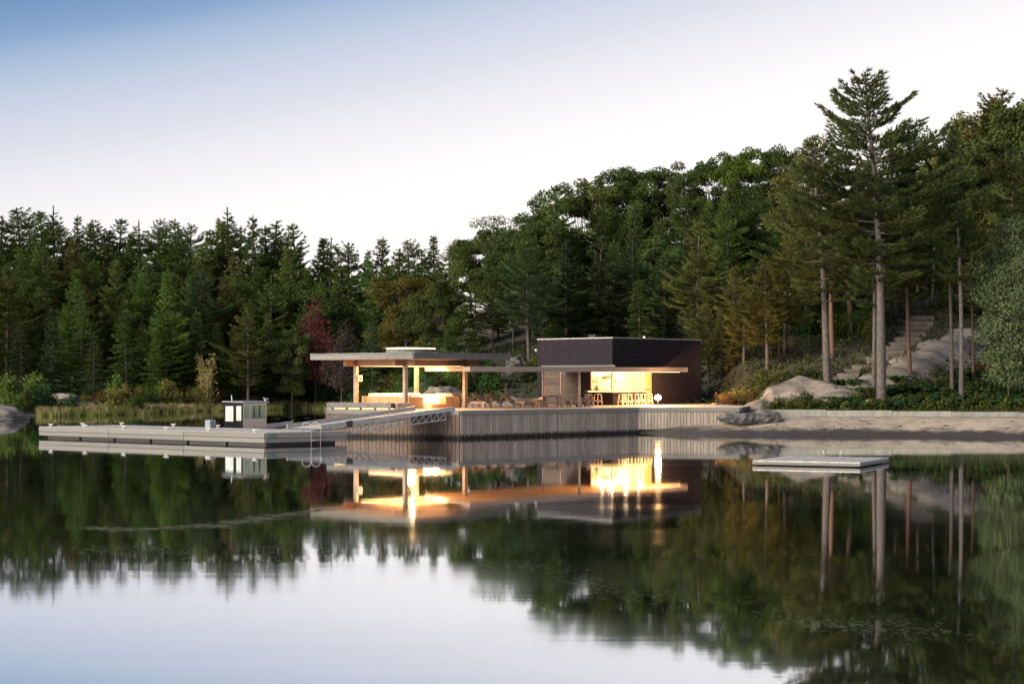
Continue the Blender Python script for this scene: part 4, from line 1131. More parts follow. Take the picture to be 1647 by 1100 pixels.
def unit_rows(a): return a / np.maximum(1e-9, np.linalg.norm(a, axis=1, keepdims=True))
def blades(pos, dirs, k, ln, wd, spread, rng, up=0.15):
    pos = np.repeat(pos, k, 0); d = np.repeat(dirs, k, 0) + rng.normal(0, spread, (len(pos), 3)); d[:, 2] += up
    d = unit_rows(d); s = unit_rows(np.cross(d, rng.normal(0, 1, d.shape)))
    l = ln * rng.uniform(.65, 1.25, (len(d), 1)); w = wd * rng.uniform(.7, 1.3, (len(d), 1)) / 2
    b = pos - d * l * .15
    return np.stack([b - s * w, b + s * w, pos + d * l], 1).reshape(-1, 3)
def leaves(pos, nrm, size, rng, jit=.8):
    n = unit_rows(nrm + rng.normal(0, jit, pos.shape)); a = unit_rows(np.cross(n, rng.normal(0, 1, n.shape))); b = np.cross(n, a)
    s = size * rng.uniform(.6, 1.3, (len(pos), 1))
    return np.stack([pos - a * s * .62, pos - b * s * .36, pos + a * s * .62, pos + b * s * .36], 1).reshape(-1, 3)

def pine_proto(seed, Ht=20.0, cb=.25, R=3.6, whorl=.75, kind='white', bare_dead=True, tuft_k=9, ln=.42, wd=.105, lean=0.0, dens=1.0, broad=False, wob_=.18):
    rng = np.random.default_rng(seed)
    tr = MB(); nt = 14
    wob = rng.normal(0, 1, (2, 3))
    def axis(z):
        t = z / Ht
        return np.array([wob_ * math.sin(t * 4 + wob[0, 0]) * t + lean * t, wob_ * math.sin(t * 3.4 + wob[1, 0]) * t, z])
    r0 = .0125 * Ht
    zs = np.linspace(-.6, Ht, nt); tr.tube([axis(max(0, z)) if z > 0 else np.array([0, 0, z]) for z in zs], [r0 * (1.12 - z / Ht) ** .85 + .012 + (.10 if z <= 0 else 0) for z in zs], 9, cap=False)
    TP, TD = [], []
    z = cb * Ht
    azoff = 0
    side_bias = rng.uniform(0, 6.28)
    while z < Ht - .25:
        t = (z - cb * Ht) / (Ht - cb * Ht)
        if kind == 'white':
            prof = (min(1.0, 1.9 * (1 - t) + .05) if broad else min(1.0, 1.32 * (1 - t) ** .9 + .03)) * (0.55 + .45 * min(1, t * 3.2)) * (1 + .10 * math.sin(t * 11 + seed))
            el0 = math.radians((-4 + 50 * t ** 1.5) if broad else (2 + 36 * t ** 1.8))
            nb = 5 if t < .8 else 4
        else:
            prof = (1 - t) ** .8 + .05; el0 = math.radians(-14 + 44 * t ** 1.5); nb = 6
        for b in range(nb):
            if rng.random() < (.10 if kind == 'white' else .05): continue
            az = azoff + 6.283 * b / nb + rng.normal(0, .25)
            L = R * prof * rng.uniform(.5, 1.2) * (1 + .18 * math.cos(az - side_bias))
            L = max(L, .22)
            el = el0 + rng.normal(0, .09)
            c, s = math.cos(az), math.sin(az); base = axis(z + rng.normal(0, .12))
            upc = (.16 if kind == 'white' else -.05) * L
            def pt(q):
                h = L * q * math.cos(el); zz = L * q * math.sin(el) + upc * q * q - (.06 * L * math.sin(q * 3.14) if kind == 'white' else 0)
                return base + np.array([c * h, s * h, zz])
            if L > .8:
                tr.tube([pt(0), pt(.45), pt(.92)], [.028 + .010 * L, .02 + .005 * L, .01], 4, cap=False)
            step = .27 / dens
            nq = max(2, int(L * .78 / step))
            for q in np.linspace(.24 if L > 1.5 else .1, 1, nq):
                p = pt(q); dirv = np.array([c * math.cos(el), s * math.cos(el), math.sin(el) + 2 * upc * q / max(L, .5)])
                sl = min(1.25, .42 * L * (1.12 - q) + .18)
                if q > .97: TP.append(p); TD.append(dirv)
                for sg in (-1, 1):
                    ang = az + sg * rng.uniform(.65, 1.15)
                    d2 = np.array([math.cos(ang), math.sin(ang), .22 if kind == 'white' else -.18]); d2 /= np.linalg.norm(d2)
                    for w in np.arange(.12, sl + .05, .25):
                        TP.append(p + d2 * w + rng.normal(0, .04, 3)); TD.append(d2 * .8 + dirv * .35)
        azoff += rng.uniform(.4, 1.2)
        z += whorl * rng.uniform(.75, 1.25) * (1.0 if t < .75 else .85)
    for q in range(6): TP.append(axis(Ht - .22 * q)); TD.append(np.array([0, 0, 1.0]))
    if bare_dead:
        for i in range(int(6 + cb * 18)):
            zz = rng.uniform(.18, 1) * cb * Ht; az = rng.uniform(0, 6.28); L = rng.uniform(.4, 1.6); b0_ = axis(zz)
            tr.tube([b0_, b0_ + np.array([math.cos(az) * L, math.sin(az) * L, rng.uniform(-.25, .2)])], [.03, .008], 4, cap=False)
    V = blades(np.array(TP), np.array(TD), tuft_k, ln, wd, (.34), rng, .20 if kind == 'white' else 0.0)
    return V, tr

def oak_proto(seed, Ht=17.0, R=4.6, cb=.28, ncl=60, per=230, leaf=.26, open_=.0, trunk_r=.2):
    rng = np.random.default_rng(seed)
    tr = MB(); ctr = np.array([0, 0, (cb + (1 - cb) * .46) * Ht]); rz = (1 - cb) * Ht * .54
    fork = np.array([rng.normal(0, .2), rng.normal(0, .2), cb * Ht * 1.25])
    tr.tube([(0, 0, -.6), (0, 0, .1), fork * .5, fork], [trunk_r * 1.4, trunk_r * 1.1, trunk_r * .9, trunk_r * .7], 8, cap=False)
    C = []
    tries = 0
    while len(C) < ncl and tries < 5000:
        tries += 1
        d = rng.normal(0, 1, 3); d /= np.linalg.norm(d)
        rad = rng.uniform(.45, 1.0) ** .6
        lob = 1 + .22 * math.sin(3 * math.atan2(d[1], d[0]) + seed) + .18 * math.sin(5 * d[2] + seed * 1.7)
        p = ctr + d * np.array([R, R, rz]) * rad * lob * (.82 if d[2] < -.4 else 1)
        if p[2] < cb * Ht * .75: continue
        if any(np.linalg.norm(p - c) < .95 for c in C): continue
        C.append(p)
    PP, NN = [], []
    for p in C:
        m = (fork + p) / 2 + np.array([0, 0, .5]) + rng.normal(0, .25, 3)
        tr.tube([fork, m, p], [trunk_r * .34, trunk_r * .2, .02], 5, cap=False)
        rc = rng.uniform(.75, 1.45); n = int(per * rc ** 1.6 * (1 - open_))
        dd = unit_rows(rng.normal(0, 1, (n, 3))); rr = rng.uniform(.15, 1, (n, 1)) ** .5
        q = dd * rr * np.array([rc * 1.15, rc * 1.15, rc * .72]); q[:, 2] -= .18 * (q[:, 0] ** 2 + q[:, 1] ** 2) / rc
        PP.append(p + q); NN.append(dd * .5 + np.array([0, 0, .7]))
    V = leaves(np.concatenate(PP), np.concatenate(NN), leaf, rng)
    return V, tr

def shrub_proto(seed, Ht=2.0, R=.9, n=1500, leaf=.13, conic=.5, nst=9):
    rng = np.random.default_rng(seed); tr = MB(); PP, NN = [], []
    for i in range(nst):
        az = rng.uniform(0, 6.28); rr = R * rng.uniform(.1, .8); h = Ht * rng.uniform(.55, 1.0) * (1 - conic * .5 * rr / R)
        tip = np.array([math.cos(az) * rr, math.sin(az) * rr, h]); base = np.array([tip[0] * .25, tip[1] * .25, -.15])
        mid = (tip + base) / 2 + rng.normal(0, .06, 3)
        tr.tube([base, mid, tip], [.03, .02, .006], 5, cap=False)
        k = n // nst; t = rng.uniform(.15, 1.02, k)[:, None]
        p = base * (1 - t) + tip * t + rng.normal(0, 1, (k, 3)) * (R * .30 * (1.15 - .75 * t) + .03) * np.array([1, 1, .7])
        p[:, 2] = np.maximum(p[:, 2], .03)
        PP.append(p); NN.append(rng.normal(0, .6, (k, 3)) + np.array([0, 0, .5]))
    return leaves(np.concatenate(PP), np.concatenate(NN), leaf, rng), tr

PROTO = {}
def proto(key, Vtr, nper, leaf, bark, h):
    V, tr = Vtr
    PROTO[key] = dict(crown={}, V=V, nper=nper, trunk={}, tr=tr, h=float(np.percentile(V[:, 2], 99.9)))
def crown_mesh(key, lm):
    p = PROTO[key]
    if lm not in p['crown']:
        if p['crown']:
            me = next(iter(p['crown'].values())).copy(); me.materials.clear(); me.materials.append(LM[lm])
        else: me = np_mesh('crown', p['V'], p['nper'], LM[lm])
        p['crown'][lm] = me
    return p['crown'][lm]
def trunk_mesh(key, bk):
    p = PROTO[key]
    if bk not in p['trunk']: p['trunk'][bk] = p['tr'].mesh('trunk', M[bk], True)
    return p['trunk'][bk]

for i, sd in enumerate((1, 2, 3, 4)):
    proto('pine%d' % i, pine_proto(sd, 20, (.10, .26, .06, .24)[i], (3.8, 4.2, 3.5, 4.4)[i], (.66, .74, .6, .8)[i]), 3, 'pine', 'bark', 20)
for i, sd in enumerate((6, 8)):
    proto('pinex%d' % i, pine_proto(sd, 20, (.12, .2)[i], (3.0, 4.6)[i], (.8, .95)[i]), 3, 'pine', 'bark', 20)
for i, sd in enumerate((11, 12)):
    proto('tall%d' % i, pine_proto(sd, 22, (.38, .44)[i], (5.2, 4.2)[i], .85, dens=1.2, tuft_k=10, ln=.36, wd=.085, broad=True, wob_=.34), 3, 'pine', 'bark', 22)
proto('slim', pine_proto(17, 20, .46, 3.8, .8, broad=True, wob_=.36), 3, 'pine', 'bark', 20)
proto('hero', pine_proto(23, 22, .40, 5.6, .80, dens=1.3, tuft_k=11, ln=.36, wd=.075, lean=-.45, broad=True, wob_=.34), 3, 'pine', 'bark', 22)
for i, sd in enumerate((31, 32, 33)):
    proto('hem%d' % i, pine_proto(sd, 14, (.04, .07, .03)[i], (2.9, 2.5, 3.1)[i], .50, 'hem', False, 8, .30, .11, dens=.95), 3, 'hemlock', 'bark', 14)
for i, sd in enumerate((41, 42, 43, 44)):
    proto('oak%d' % i, oak_proto(sd, 17, (4.6, 5.2, 4.0, 4.8)[i], (.28, .25, .32, .2)[i], (72, 86, 62, 82)[i], 260, .28), 4, 'oak', 'dark_bark', 17)
proto('loose', oak_proto(51, 17, 4.4, .30, 46, 150, .25, .1), 4, 'oak_gold', 'dark_bark', 17)
proto('birch', oak_proto(52, 15, 3.0, .12, 95, 240, .20, .0, .07), 4, 'birch', 'dark_bark', 15)
proto('small', oak_proto(53, 8, 2.2, .30, 34, 120, .20, .0, .08), 4, 'maple_red', 'dark_bark', 8)
proto('sapling', shrub_proto(61, 5.0, .95, 1500, .15, .3, 8), 4, 'gold', 'pale_bark', 5)
for i, sd in enumerate((71, 72, 73)):
    proto('shrub%d' % i, shrub_proto(sd, 2.0, (.85, 1.1, .7)[i], 1900, .12, (.6, .3, .9)[i], (10, 12, 8)[i]), 4, 'shrub_y', 'dark_bark', 2)

tr_rng = random.Random(77)
def tree(name, key, px, D, top, lm, label, cat='tree', group=None, bark=None, wf=1.0, base=None, rz=None, leanpx=0):
    x = gx(px, D); z = HH(x, D) - .05 if base is None else gz(base, D)
    h = gz(top, D) - z; p = PROTO[key]; s = h / p['h']
    o = thing(name, label, cat, (x, D, z), tr_rng.uniform(0, 6.28) if rz is None else rz, group)
    sw = s * wf
    if wf == 1.0: sw = s ** .8 * 1.08
    o.scale = (sw, sw, s)
    o.rotation_euler[0] = tr_rng.gauss(0, .016); o.rotation_euler[1] = tr_rng.gauss(0, .016)
    if leanpx: o.rotation_euler[0] = 0; o.rotation_euler[2] = 0; o.rotation_euler[1] = math.atan2(gx(px + leanpx, D) - x, h)
    bk = bark or {'p': 'forest_bark', 't': 'bark' if D < 100 else 'forest_bark', 'h': 'bark' if D < 100 else 'forest_bark', 's': 'bark' if D < 100 else 'forest_bark', 'o': 'dark_bark', 'l': 'dark_bark', 'b': 'dark_bark'}.get(key[0], 'bark')
    link('trunk', trunk_mesh(key, bk), o)
    link('crown', crown_mesh(key, lm), o)
    return o

# --- left shore, skyline row
G1 = 'tall pines along the left skyline'
L1 = 'tall dark pine forming the left skyline above the far shore'
def ordinal(i):
    ones = ['zeroth', 'first', 'second', 'third', 'fourth', 'fifth', 'sixth', 'seventh', 'eighth', 'ninth', 'tenth', 'eleventh', 'twelfth', 'thirteenth', 'fourteenth', 'fifteenth', 'sixteenth', 'seventeenth', 'eighteenth', 'nineteenth']
    return ones[i] if i < 20 else ({20: 'twentieth', 30: 'thirtieth', 40: 'fortieth'}[i] if i % 10 == 0 else {2: 'twenty', 3: 'thirty', 4: 'forty'}[i // 10] + '-' + ones[i % 10])
for i, (px, top) in enumerate([(-22, 350), (6, 352), (32, 336), (50, 362), (67, 343), (90, 341), (106, 366), (123, 349), (142, 362), (160, 358), (176, 371), (192, 354), (210, 378), (228, 363), (249, 353), (264, 371), (279, 357), (294, 372), (309, 362), (335, 372), (352, 358), (367, 343), (388, 366), (411, 352), (428, 368), (441, 359), (461, 380), (481, 362), (514, 386), (531, 391), (562, 391), (590, 405), (612, 386), (634, 404), (657, 387), (678, 402), (700, 382), (722, 396)]):
    D = 176 + tr_rng.uniform(-7, 9)
    tree('pine_tree', ('pine0', 'pine1', 'tall0', 'pine3', 'pine2', 'pinex1', 'tall1', 'pinex0')[i % 8], px, D, top, 'pine', ordinal(i + 1) + ' tall pine along the left skyline, counted from the left edge', 'pine tree', G1, wf=tr_rng.uniform(.95, 1.4))
# --- left shore, middle and front trees that stand out
for a in [
    ('pine_tree', 'pine3', 12, 150, 436, 'pine', 'broad dark pine at the far left edge behind the granite outcrop'),
    ('pine_tree', 'pine1', 76, 156, 404, 'pine', 'feathery pine second from the left edge, just below the skyline'),
    ('pine_tree', 'pine0', 121, 158, 390, 'pine_olive', 'olive tinted pine with rounded head below the left skyline'),
    ('pine_tree', 'pine2', 118, 147, 436, 'pine_lit', 'fresh green layered pine, brightest of the far left group'),
    ('pine_tree', 'pine0', 192, 150, 421, 'pine', 'dense upright pine left of the boat side shrubs'),
    ('pine_tree', 'pine3', 234, 156, 414, 'pine', 'wide pine in the middle of the left forest wall'),
    ('pine_tree', 'pine2', 268, 144, 443, 'pine_lit', 'bright green drooping pine above the boat side shore'),
    ('pine_tree', 'tall0', 327, 150, 436, 'hemlock', 'dark pine with long bare grey trunk in the left forest'),
    ('oak_tree', 'oak1', 378, 158, 440, 'oak', 'round topped green oak above the moored cabin boat', .95),
    ('pine_tree', 'pine3', 399, 143, 489, 'pine_olive', 'yellowish young pine right of the tall dark trunk above the boat'),
    ('oak_tree', 'oak3', 478, 158, 455, 'oak', 'broad domed oak left of the red maple', 1.05),
    ('maple_tree', 'small', 507, 147, 478, 'maple_red', 'small red leaved maple on the left shore', .55),
    ('oak_tree', 'oak0', 470, 146, 530, 'oak', 'green low maple under the red one', .8),
    ('bare_tree', 'small', 549, 140, 516, 'purple', 'thin purplish bush like tree left of the pavilion roof', .7),
    ('oak_tree', 'oak2', 655, 140, 446, 'oak_gold', 'soft yellow green rounded tree above the pavilion roof', 1.2),
    ('oak_tree', 'oak1', 700, 132, 436, 'oak', 'green rounded oak above the right half of the pavilion roof', 1.1),
    ('hemlock_tree', 'hem0', 36, 137, 520, 'hemlock', 'dark low hemlock by the left edge shrubs'),
    ('hemlock_tree', 'hem1', 84, 140, 500, 'hemlock', 'slim hemlock above the lichen covered ledge'),
    ('hemlock_tree', 'hem2', 152, 137, 540, 'hemlock', 'short wide hemlock behind the pair of yellow shrubs'),
    ('hemlock_tree', 'hem0', 205, 141, 500, 'pine', 'green hemlock with hanging tiers left of the boat'),
    ('hemlock_tree', 'hem1', 246, 140, 545, 'pine_lit', 'small bright hemlock low on the left shore'),
    ('hemlock_tree', 'hem2', 300, 146, 520, 'hemlock', 'dark hemlock directly behind the golden sapling'),
    ('hemlock_tree', 'hem0', 352, 150, 530, 'hemlock', 'dark hemlock above the cabin boat roof'),
    ('hemlock_tree', 'hem1', 430, 154, 540, 'hemlock', 'dark hemlock right of the cabin boat'),
    ('hemlock_tree', 'hem2', 512, 152, 548, 'hemlock', 'dark hemlock at the left end of the pavilion roof'),
    ('hemlock_tree', 'hem0', 600, 132, 520, 'hemlock', 'dark hemlock directly behind the pavilion roof lantern'),
]:
    n, k, px, D, top, lm, lab = a[:7]
    tree(n, k, px, D, top, lm, lab, n.replace('_', ' '), wf=a[7] if len(a) > 7 else 1.0)
# --- left fill
for r, (D0, pitch, t0, t1) in enumerate([(166, 24, 392, 440), (156, 27, 440, 500), (147, 30, 490, 548)]):
    px = -40
    while px < 690:
        sky_drop = 25 * max(0, (px - 470)) / 230
        D = D0 + tr_rng.uniform(-4, 4)
        shore = float(Ys(np.array(gx(px, D))))
        D = max(D, shore + 5)
        k = tr_rng.choice(['pine0', 'pine1', 'pine2', 'pine3', 'pinex0', 'pinex1', 'hem0', 'hem1', 'hem2'] if r < 2 else ['hem0', 'hem1', 'hem2', 'pine2', 'pine0'])
        lm = tr_rng.choice(['pine', 'pine', 'pine_olive', 'pine_lit'] if r < 2 else ['hemlock', 'pine_lit', 'pine', 'pine'])
        tree('conifer', k, px, D, tr_rng.uniform(t0, t1) + sky_drop, lm, 'dark conifer packed into the wall of forest behind the left shore', 'conifer', 'conifers filling the left forest', wf=1.0)
        px += pitch * tr_rng.uniform(.75, 1.25)

# --- centre and right skyline broadleaves on the ridge
for i, (px, top, D, key, lm, lab) in enumerate([
    (757, 385, 160, 'oak2', 'oak', 'first broadleaf on the rising skyline right of the left pines'),
    (790, 366, 158, 'oak0', 'oak', 'broadleaf with notched top above the canopy on the skyline'),
    (822, 348, 152, 'loose', 'oak', 'loose airy oak on the skyline left of the cabin'),
    (853, 320, 150, 'oak1', 'oak', 'dense oak stepping up the skyline just left of the cabin'),
    (940, 292, 152, 'oak3', 'oak', 'wide oak on the skyline above the middle of the cabin'),
    (997, 273, 154, 'oak0', 'oak', 'round oak on the skyline above the cabin corner'),
    (1040, 272, 156, 'oak2', 'oak', 'oak with bright sky gaps above the serving window'),
    (1095, 262, 150, 'oak1', 'oak', 'large spreading oak on the skyline right of the sky gaps'),
    (1146, 253, 152, 'oak3', 'oak', 'green oak on the skyline above the right end of the cabin'),
    (1200, 240, 148, 'oak0', 'oak_bright', 'light green oak on the skyline left of the tall pines'),
    (1248, 241, 146, 'oak2', 'oak', 'oak on the skyline between light oak and leaning pine'),
    (1290, 224, 140, 'loose', 'oak_gold', 'thin yellowing oak beside the crown of the big pine'),
    (1450, 222, 132, 'loose', 'oak', 'airy oak just right of the big pine top'),
    (1503, 193, 130, 'loose', 'oak_bright', 'light feathery oak with sky showing between its branches'),
    (1553, 184, 128, 'oak1', 'oak_gold', 'big yellow green oak near the right edge skyline'),
    (1612, 170, 126, 'oak3', 'oak_gold', 'tall golden tinted oak below the right edge pine tip'),
    (1655, 163, 122, 'oak0', 'oak', 'dark oak cut by the right edge of the view')]):
    tree('oak_tree', key, px, D, top, lm, lab, 'oak tree', wf=1.05 if px < 1250 else .95)
for a in [  # darker hemlock needles on the centre pines put shade into their colour
    ('pine_tree', 'pine3', 886, 140, 300, 'pine', 'pointed pine poking above the oaks left of the cabin middle'),
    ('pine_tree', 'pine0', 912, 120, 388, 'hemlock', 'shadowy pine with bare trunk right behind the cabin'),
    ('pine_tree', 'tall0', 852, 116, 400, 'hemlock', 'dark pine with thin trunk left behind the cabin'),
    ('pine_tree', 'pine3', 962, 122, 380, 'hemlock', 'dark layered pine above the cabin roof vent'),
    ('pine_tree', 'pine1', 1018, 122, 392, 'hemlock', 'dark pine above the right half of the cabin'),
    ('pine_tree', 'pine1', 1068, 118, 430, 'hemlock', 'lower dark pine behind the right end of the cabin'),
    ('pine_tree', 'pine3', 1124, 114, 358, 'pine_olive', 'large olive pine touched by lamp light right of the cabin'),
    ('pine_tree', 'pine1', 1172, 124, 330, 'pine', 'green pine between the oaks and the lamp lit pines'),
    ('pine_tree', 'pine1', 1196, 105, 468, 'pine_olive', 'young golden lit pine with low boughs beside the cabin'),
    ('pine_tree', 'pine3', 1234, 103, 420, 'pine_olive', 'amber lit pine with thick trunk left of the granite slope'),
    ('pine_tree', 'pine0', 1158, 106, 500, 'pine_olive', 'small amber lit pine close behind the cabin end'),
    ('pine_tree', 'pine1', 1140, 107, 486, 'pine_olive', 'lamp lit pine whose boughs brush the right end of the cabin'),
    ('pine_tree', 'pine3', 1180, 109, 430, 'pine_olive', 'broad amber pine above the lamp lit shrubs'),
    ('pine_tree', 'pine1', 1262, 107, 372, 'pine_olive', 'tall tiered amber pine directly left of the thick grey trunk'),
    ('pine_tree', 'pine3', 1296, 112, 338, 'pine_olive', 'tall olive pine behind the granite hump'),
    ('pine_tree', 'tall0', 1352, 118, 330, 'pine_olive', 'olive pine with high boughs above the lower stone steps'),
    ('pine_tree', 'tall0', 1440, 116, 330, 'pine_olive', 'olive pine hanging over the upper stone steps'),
    ('pine_tree', 'tall1', 1500, 122, 330, 'pine', 'green pine shading the top of the granite slope'),
    ('pine_tree', 'pine3', 1560, 128, 330, 'pine', 'dense pine filling the space behind the two thin pines'),
    ('pine_tree', 'pine0', 1216, 128, 300, 'pine', 'upright pine under the oak skyline right of centre'),
    ('pine_tree', 'pine3', 1270, 116, 300, 'pine', 'dark layered pine left of the leaning pine trunk'),
]:
    n, k, px, D, top, lm, lab = a[:7]
    tree(n, k, px, D, top, lm, lab, 'pine tree', wf=1.0)
# --- right foreground pines with visible trunks
tree('pine_tree', 'hero', 1418, 91.6, 114, 'pine_brownish', 'the tallest pine, its broad ragged crown standing alone against the sky', 'pine tree', wf=1.0, base=657, rz=.4, leanpx=-4)
tree('pine_tree', 'tall0', 1332, 94.5, 222, 'pine_brownish', 'pine with thick grey trunk beside the bottom of the stone steps', 'pine tree', wf=1.15, base=644, rz=2.1, leanpx=-22)
tree('pine_tree', 'tall1', 1405, 92.8, 290, 'pine_brownish', 'slimmer grey trunked pine standing just left of the tallest pine', 'pine tree', wf=.8, base=652, rz=4.0)
tree('pine_tree', 'tall1', 1464, 98, 300, 'pine_brownish', 'reddish trunked pine right of the tallest pine in front of the granite', 'pine tree', wf=.9, base=622, rz=1.0, leanpx=-14, bark='red_bark')
tree('pine_tree', 'slim', 1531, 94, 235, 'pine_brownish', 'left of the two thin tall pines before the upper granite', 'pine tree', wf=.62, base=633, rz=3.0, leanpx=-8)
tree('pine_tree', 'slim', 1546, 91, 205, 'pine_brownish', 'right of the two thin tall pines, rooted near the concrete wall', 'pine tree', wf=.66, base=652, rz=5.2, leanpx=-4)
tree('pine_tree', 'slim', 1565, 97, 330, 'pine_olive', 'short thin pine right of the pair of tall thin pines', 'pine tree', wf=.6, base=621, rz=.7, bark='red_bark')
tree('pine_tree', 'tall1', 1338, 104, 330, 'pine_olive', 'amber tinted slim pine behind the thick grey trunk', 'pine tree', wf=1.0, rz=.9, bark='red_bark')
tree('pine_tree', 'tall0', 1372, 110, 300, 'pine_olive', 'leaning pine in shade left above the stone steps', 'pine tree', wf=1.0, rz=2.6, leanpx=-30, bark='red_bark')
tree('pine_tree', 'tall0', 1606, 124, 146, 'pine_brownish', 'pine whose tip rises highest near the right edge', 'pine tree', wf=1.0)
tree('pine_tree', 'tall1', 1632, 108, 236, 'pine_brownish', 'dark pine with heavy boughs at the right edge', 'pine tree', wf=1.2)
tree('pine_tree', 'tall1', 1476, 124, 300, 'pine_brownish', 'green pine behind the top of the stone steps', 'pine tree', wf=1.1)
tree('birch_tree', 'birch', 1622, 91.5, 352, 'birch', 'pale leaved birch at the right edge above the concrete wall', 'birch tree', wf=.85, base=648, rz=1.0)
tree('birch_tree', 'birch', 1668, 93, 400, 'birch', 'second pale birch partly cut by the right edge', 'birch tree', wf=.85, base=645, rz=3.0)
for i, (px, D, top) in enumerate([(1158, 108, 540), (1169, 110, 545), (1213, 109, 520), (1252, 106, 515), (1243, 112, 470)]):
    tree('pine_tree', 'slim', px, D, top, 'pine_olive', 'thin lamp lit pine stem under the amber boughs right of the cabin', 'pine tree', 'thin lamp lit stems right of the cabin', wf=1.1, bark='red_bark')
# --- right and centre fill
for r, (D0, pitch, dt0, dt1, pxa, pxb) in enumerate([(140, 32, 45, 90, 730, 1700), (130, 36, 90, 160, 730, 1700), (119, 46, 160, 240, 700, 1700), (111, 52, 230, 300, 1250, 1340), (113, 46, 230, 300, 1480, 1700)]):
    px = pxa
    while px < pxb:
        skyl = np.interp(px, [700, 760, 853, 940, 1036, 1146, 1260, 1330, 1450, 1555, 1647], [390, 385, 318, 290, 271, 252, 239, 225, 222, 185, 165])
        D = D0 + tr_rng.uniform(-4, 4)
        top = skyl + tr_rng.uniform(dt0, dt1)
        if 1380 < px < 1520 and r >= 2: px += 25; continue
        con = tr_rng.random() < (.5 if r == 0 else .78)
        k = tr_rng.choice(['pine0', 'pine1', 'pine3', 'tall0', 'hem0', 'hem2']) if con else tr_rng.choice(['oak0', 'oak1', 'oak2', 'oak3'])
        lm = tr_rng.choice(['pine', 'hemlock', 'pine']) if con else tr_rng.choice(['oak', 'oak', 'oak_bright' if px > 1150 else 'oak'])
        if con: tree('conifer', k, px, D, top, lm, 'dark conifer packed into the hillside forest behind the cabin', 'conifer', 'conifers filling the hillside forest', wf=1.0)
        else: tree('broadleaf_tree', k, px, D, top, lm, 'green broadleaf tree packed into the hillside forest behind the cabin', 'broadleaf tree', 'broadleaf trees filling the hillside forest', wf=1.0)
        px += pitch * tr_rng.uniform(.75, 1.25)

for px in range(1275, 1580, 27):
    k = tr_rng.choice(['hem0', 'hem2', 'pine1', 'pine0'])
    tree('conifer', k, px + tr_rng.uniform(-6, 6), tr_rng.uniform(124, 129), tr_rng.uniform(340, 420), tr_rng.choice(['hemlock', 'pine', 'pine_olive']), 'dark conifer packed into the hillside forest behind the cabin', 'conifer', 'conifers filling the hillside forest')
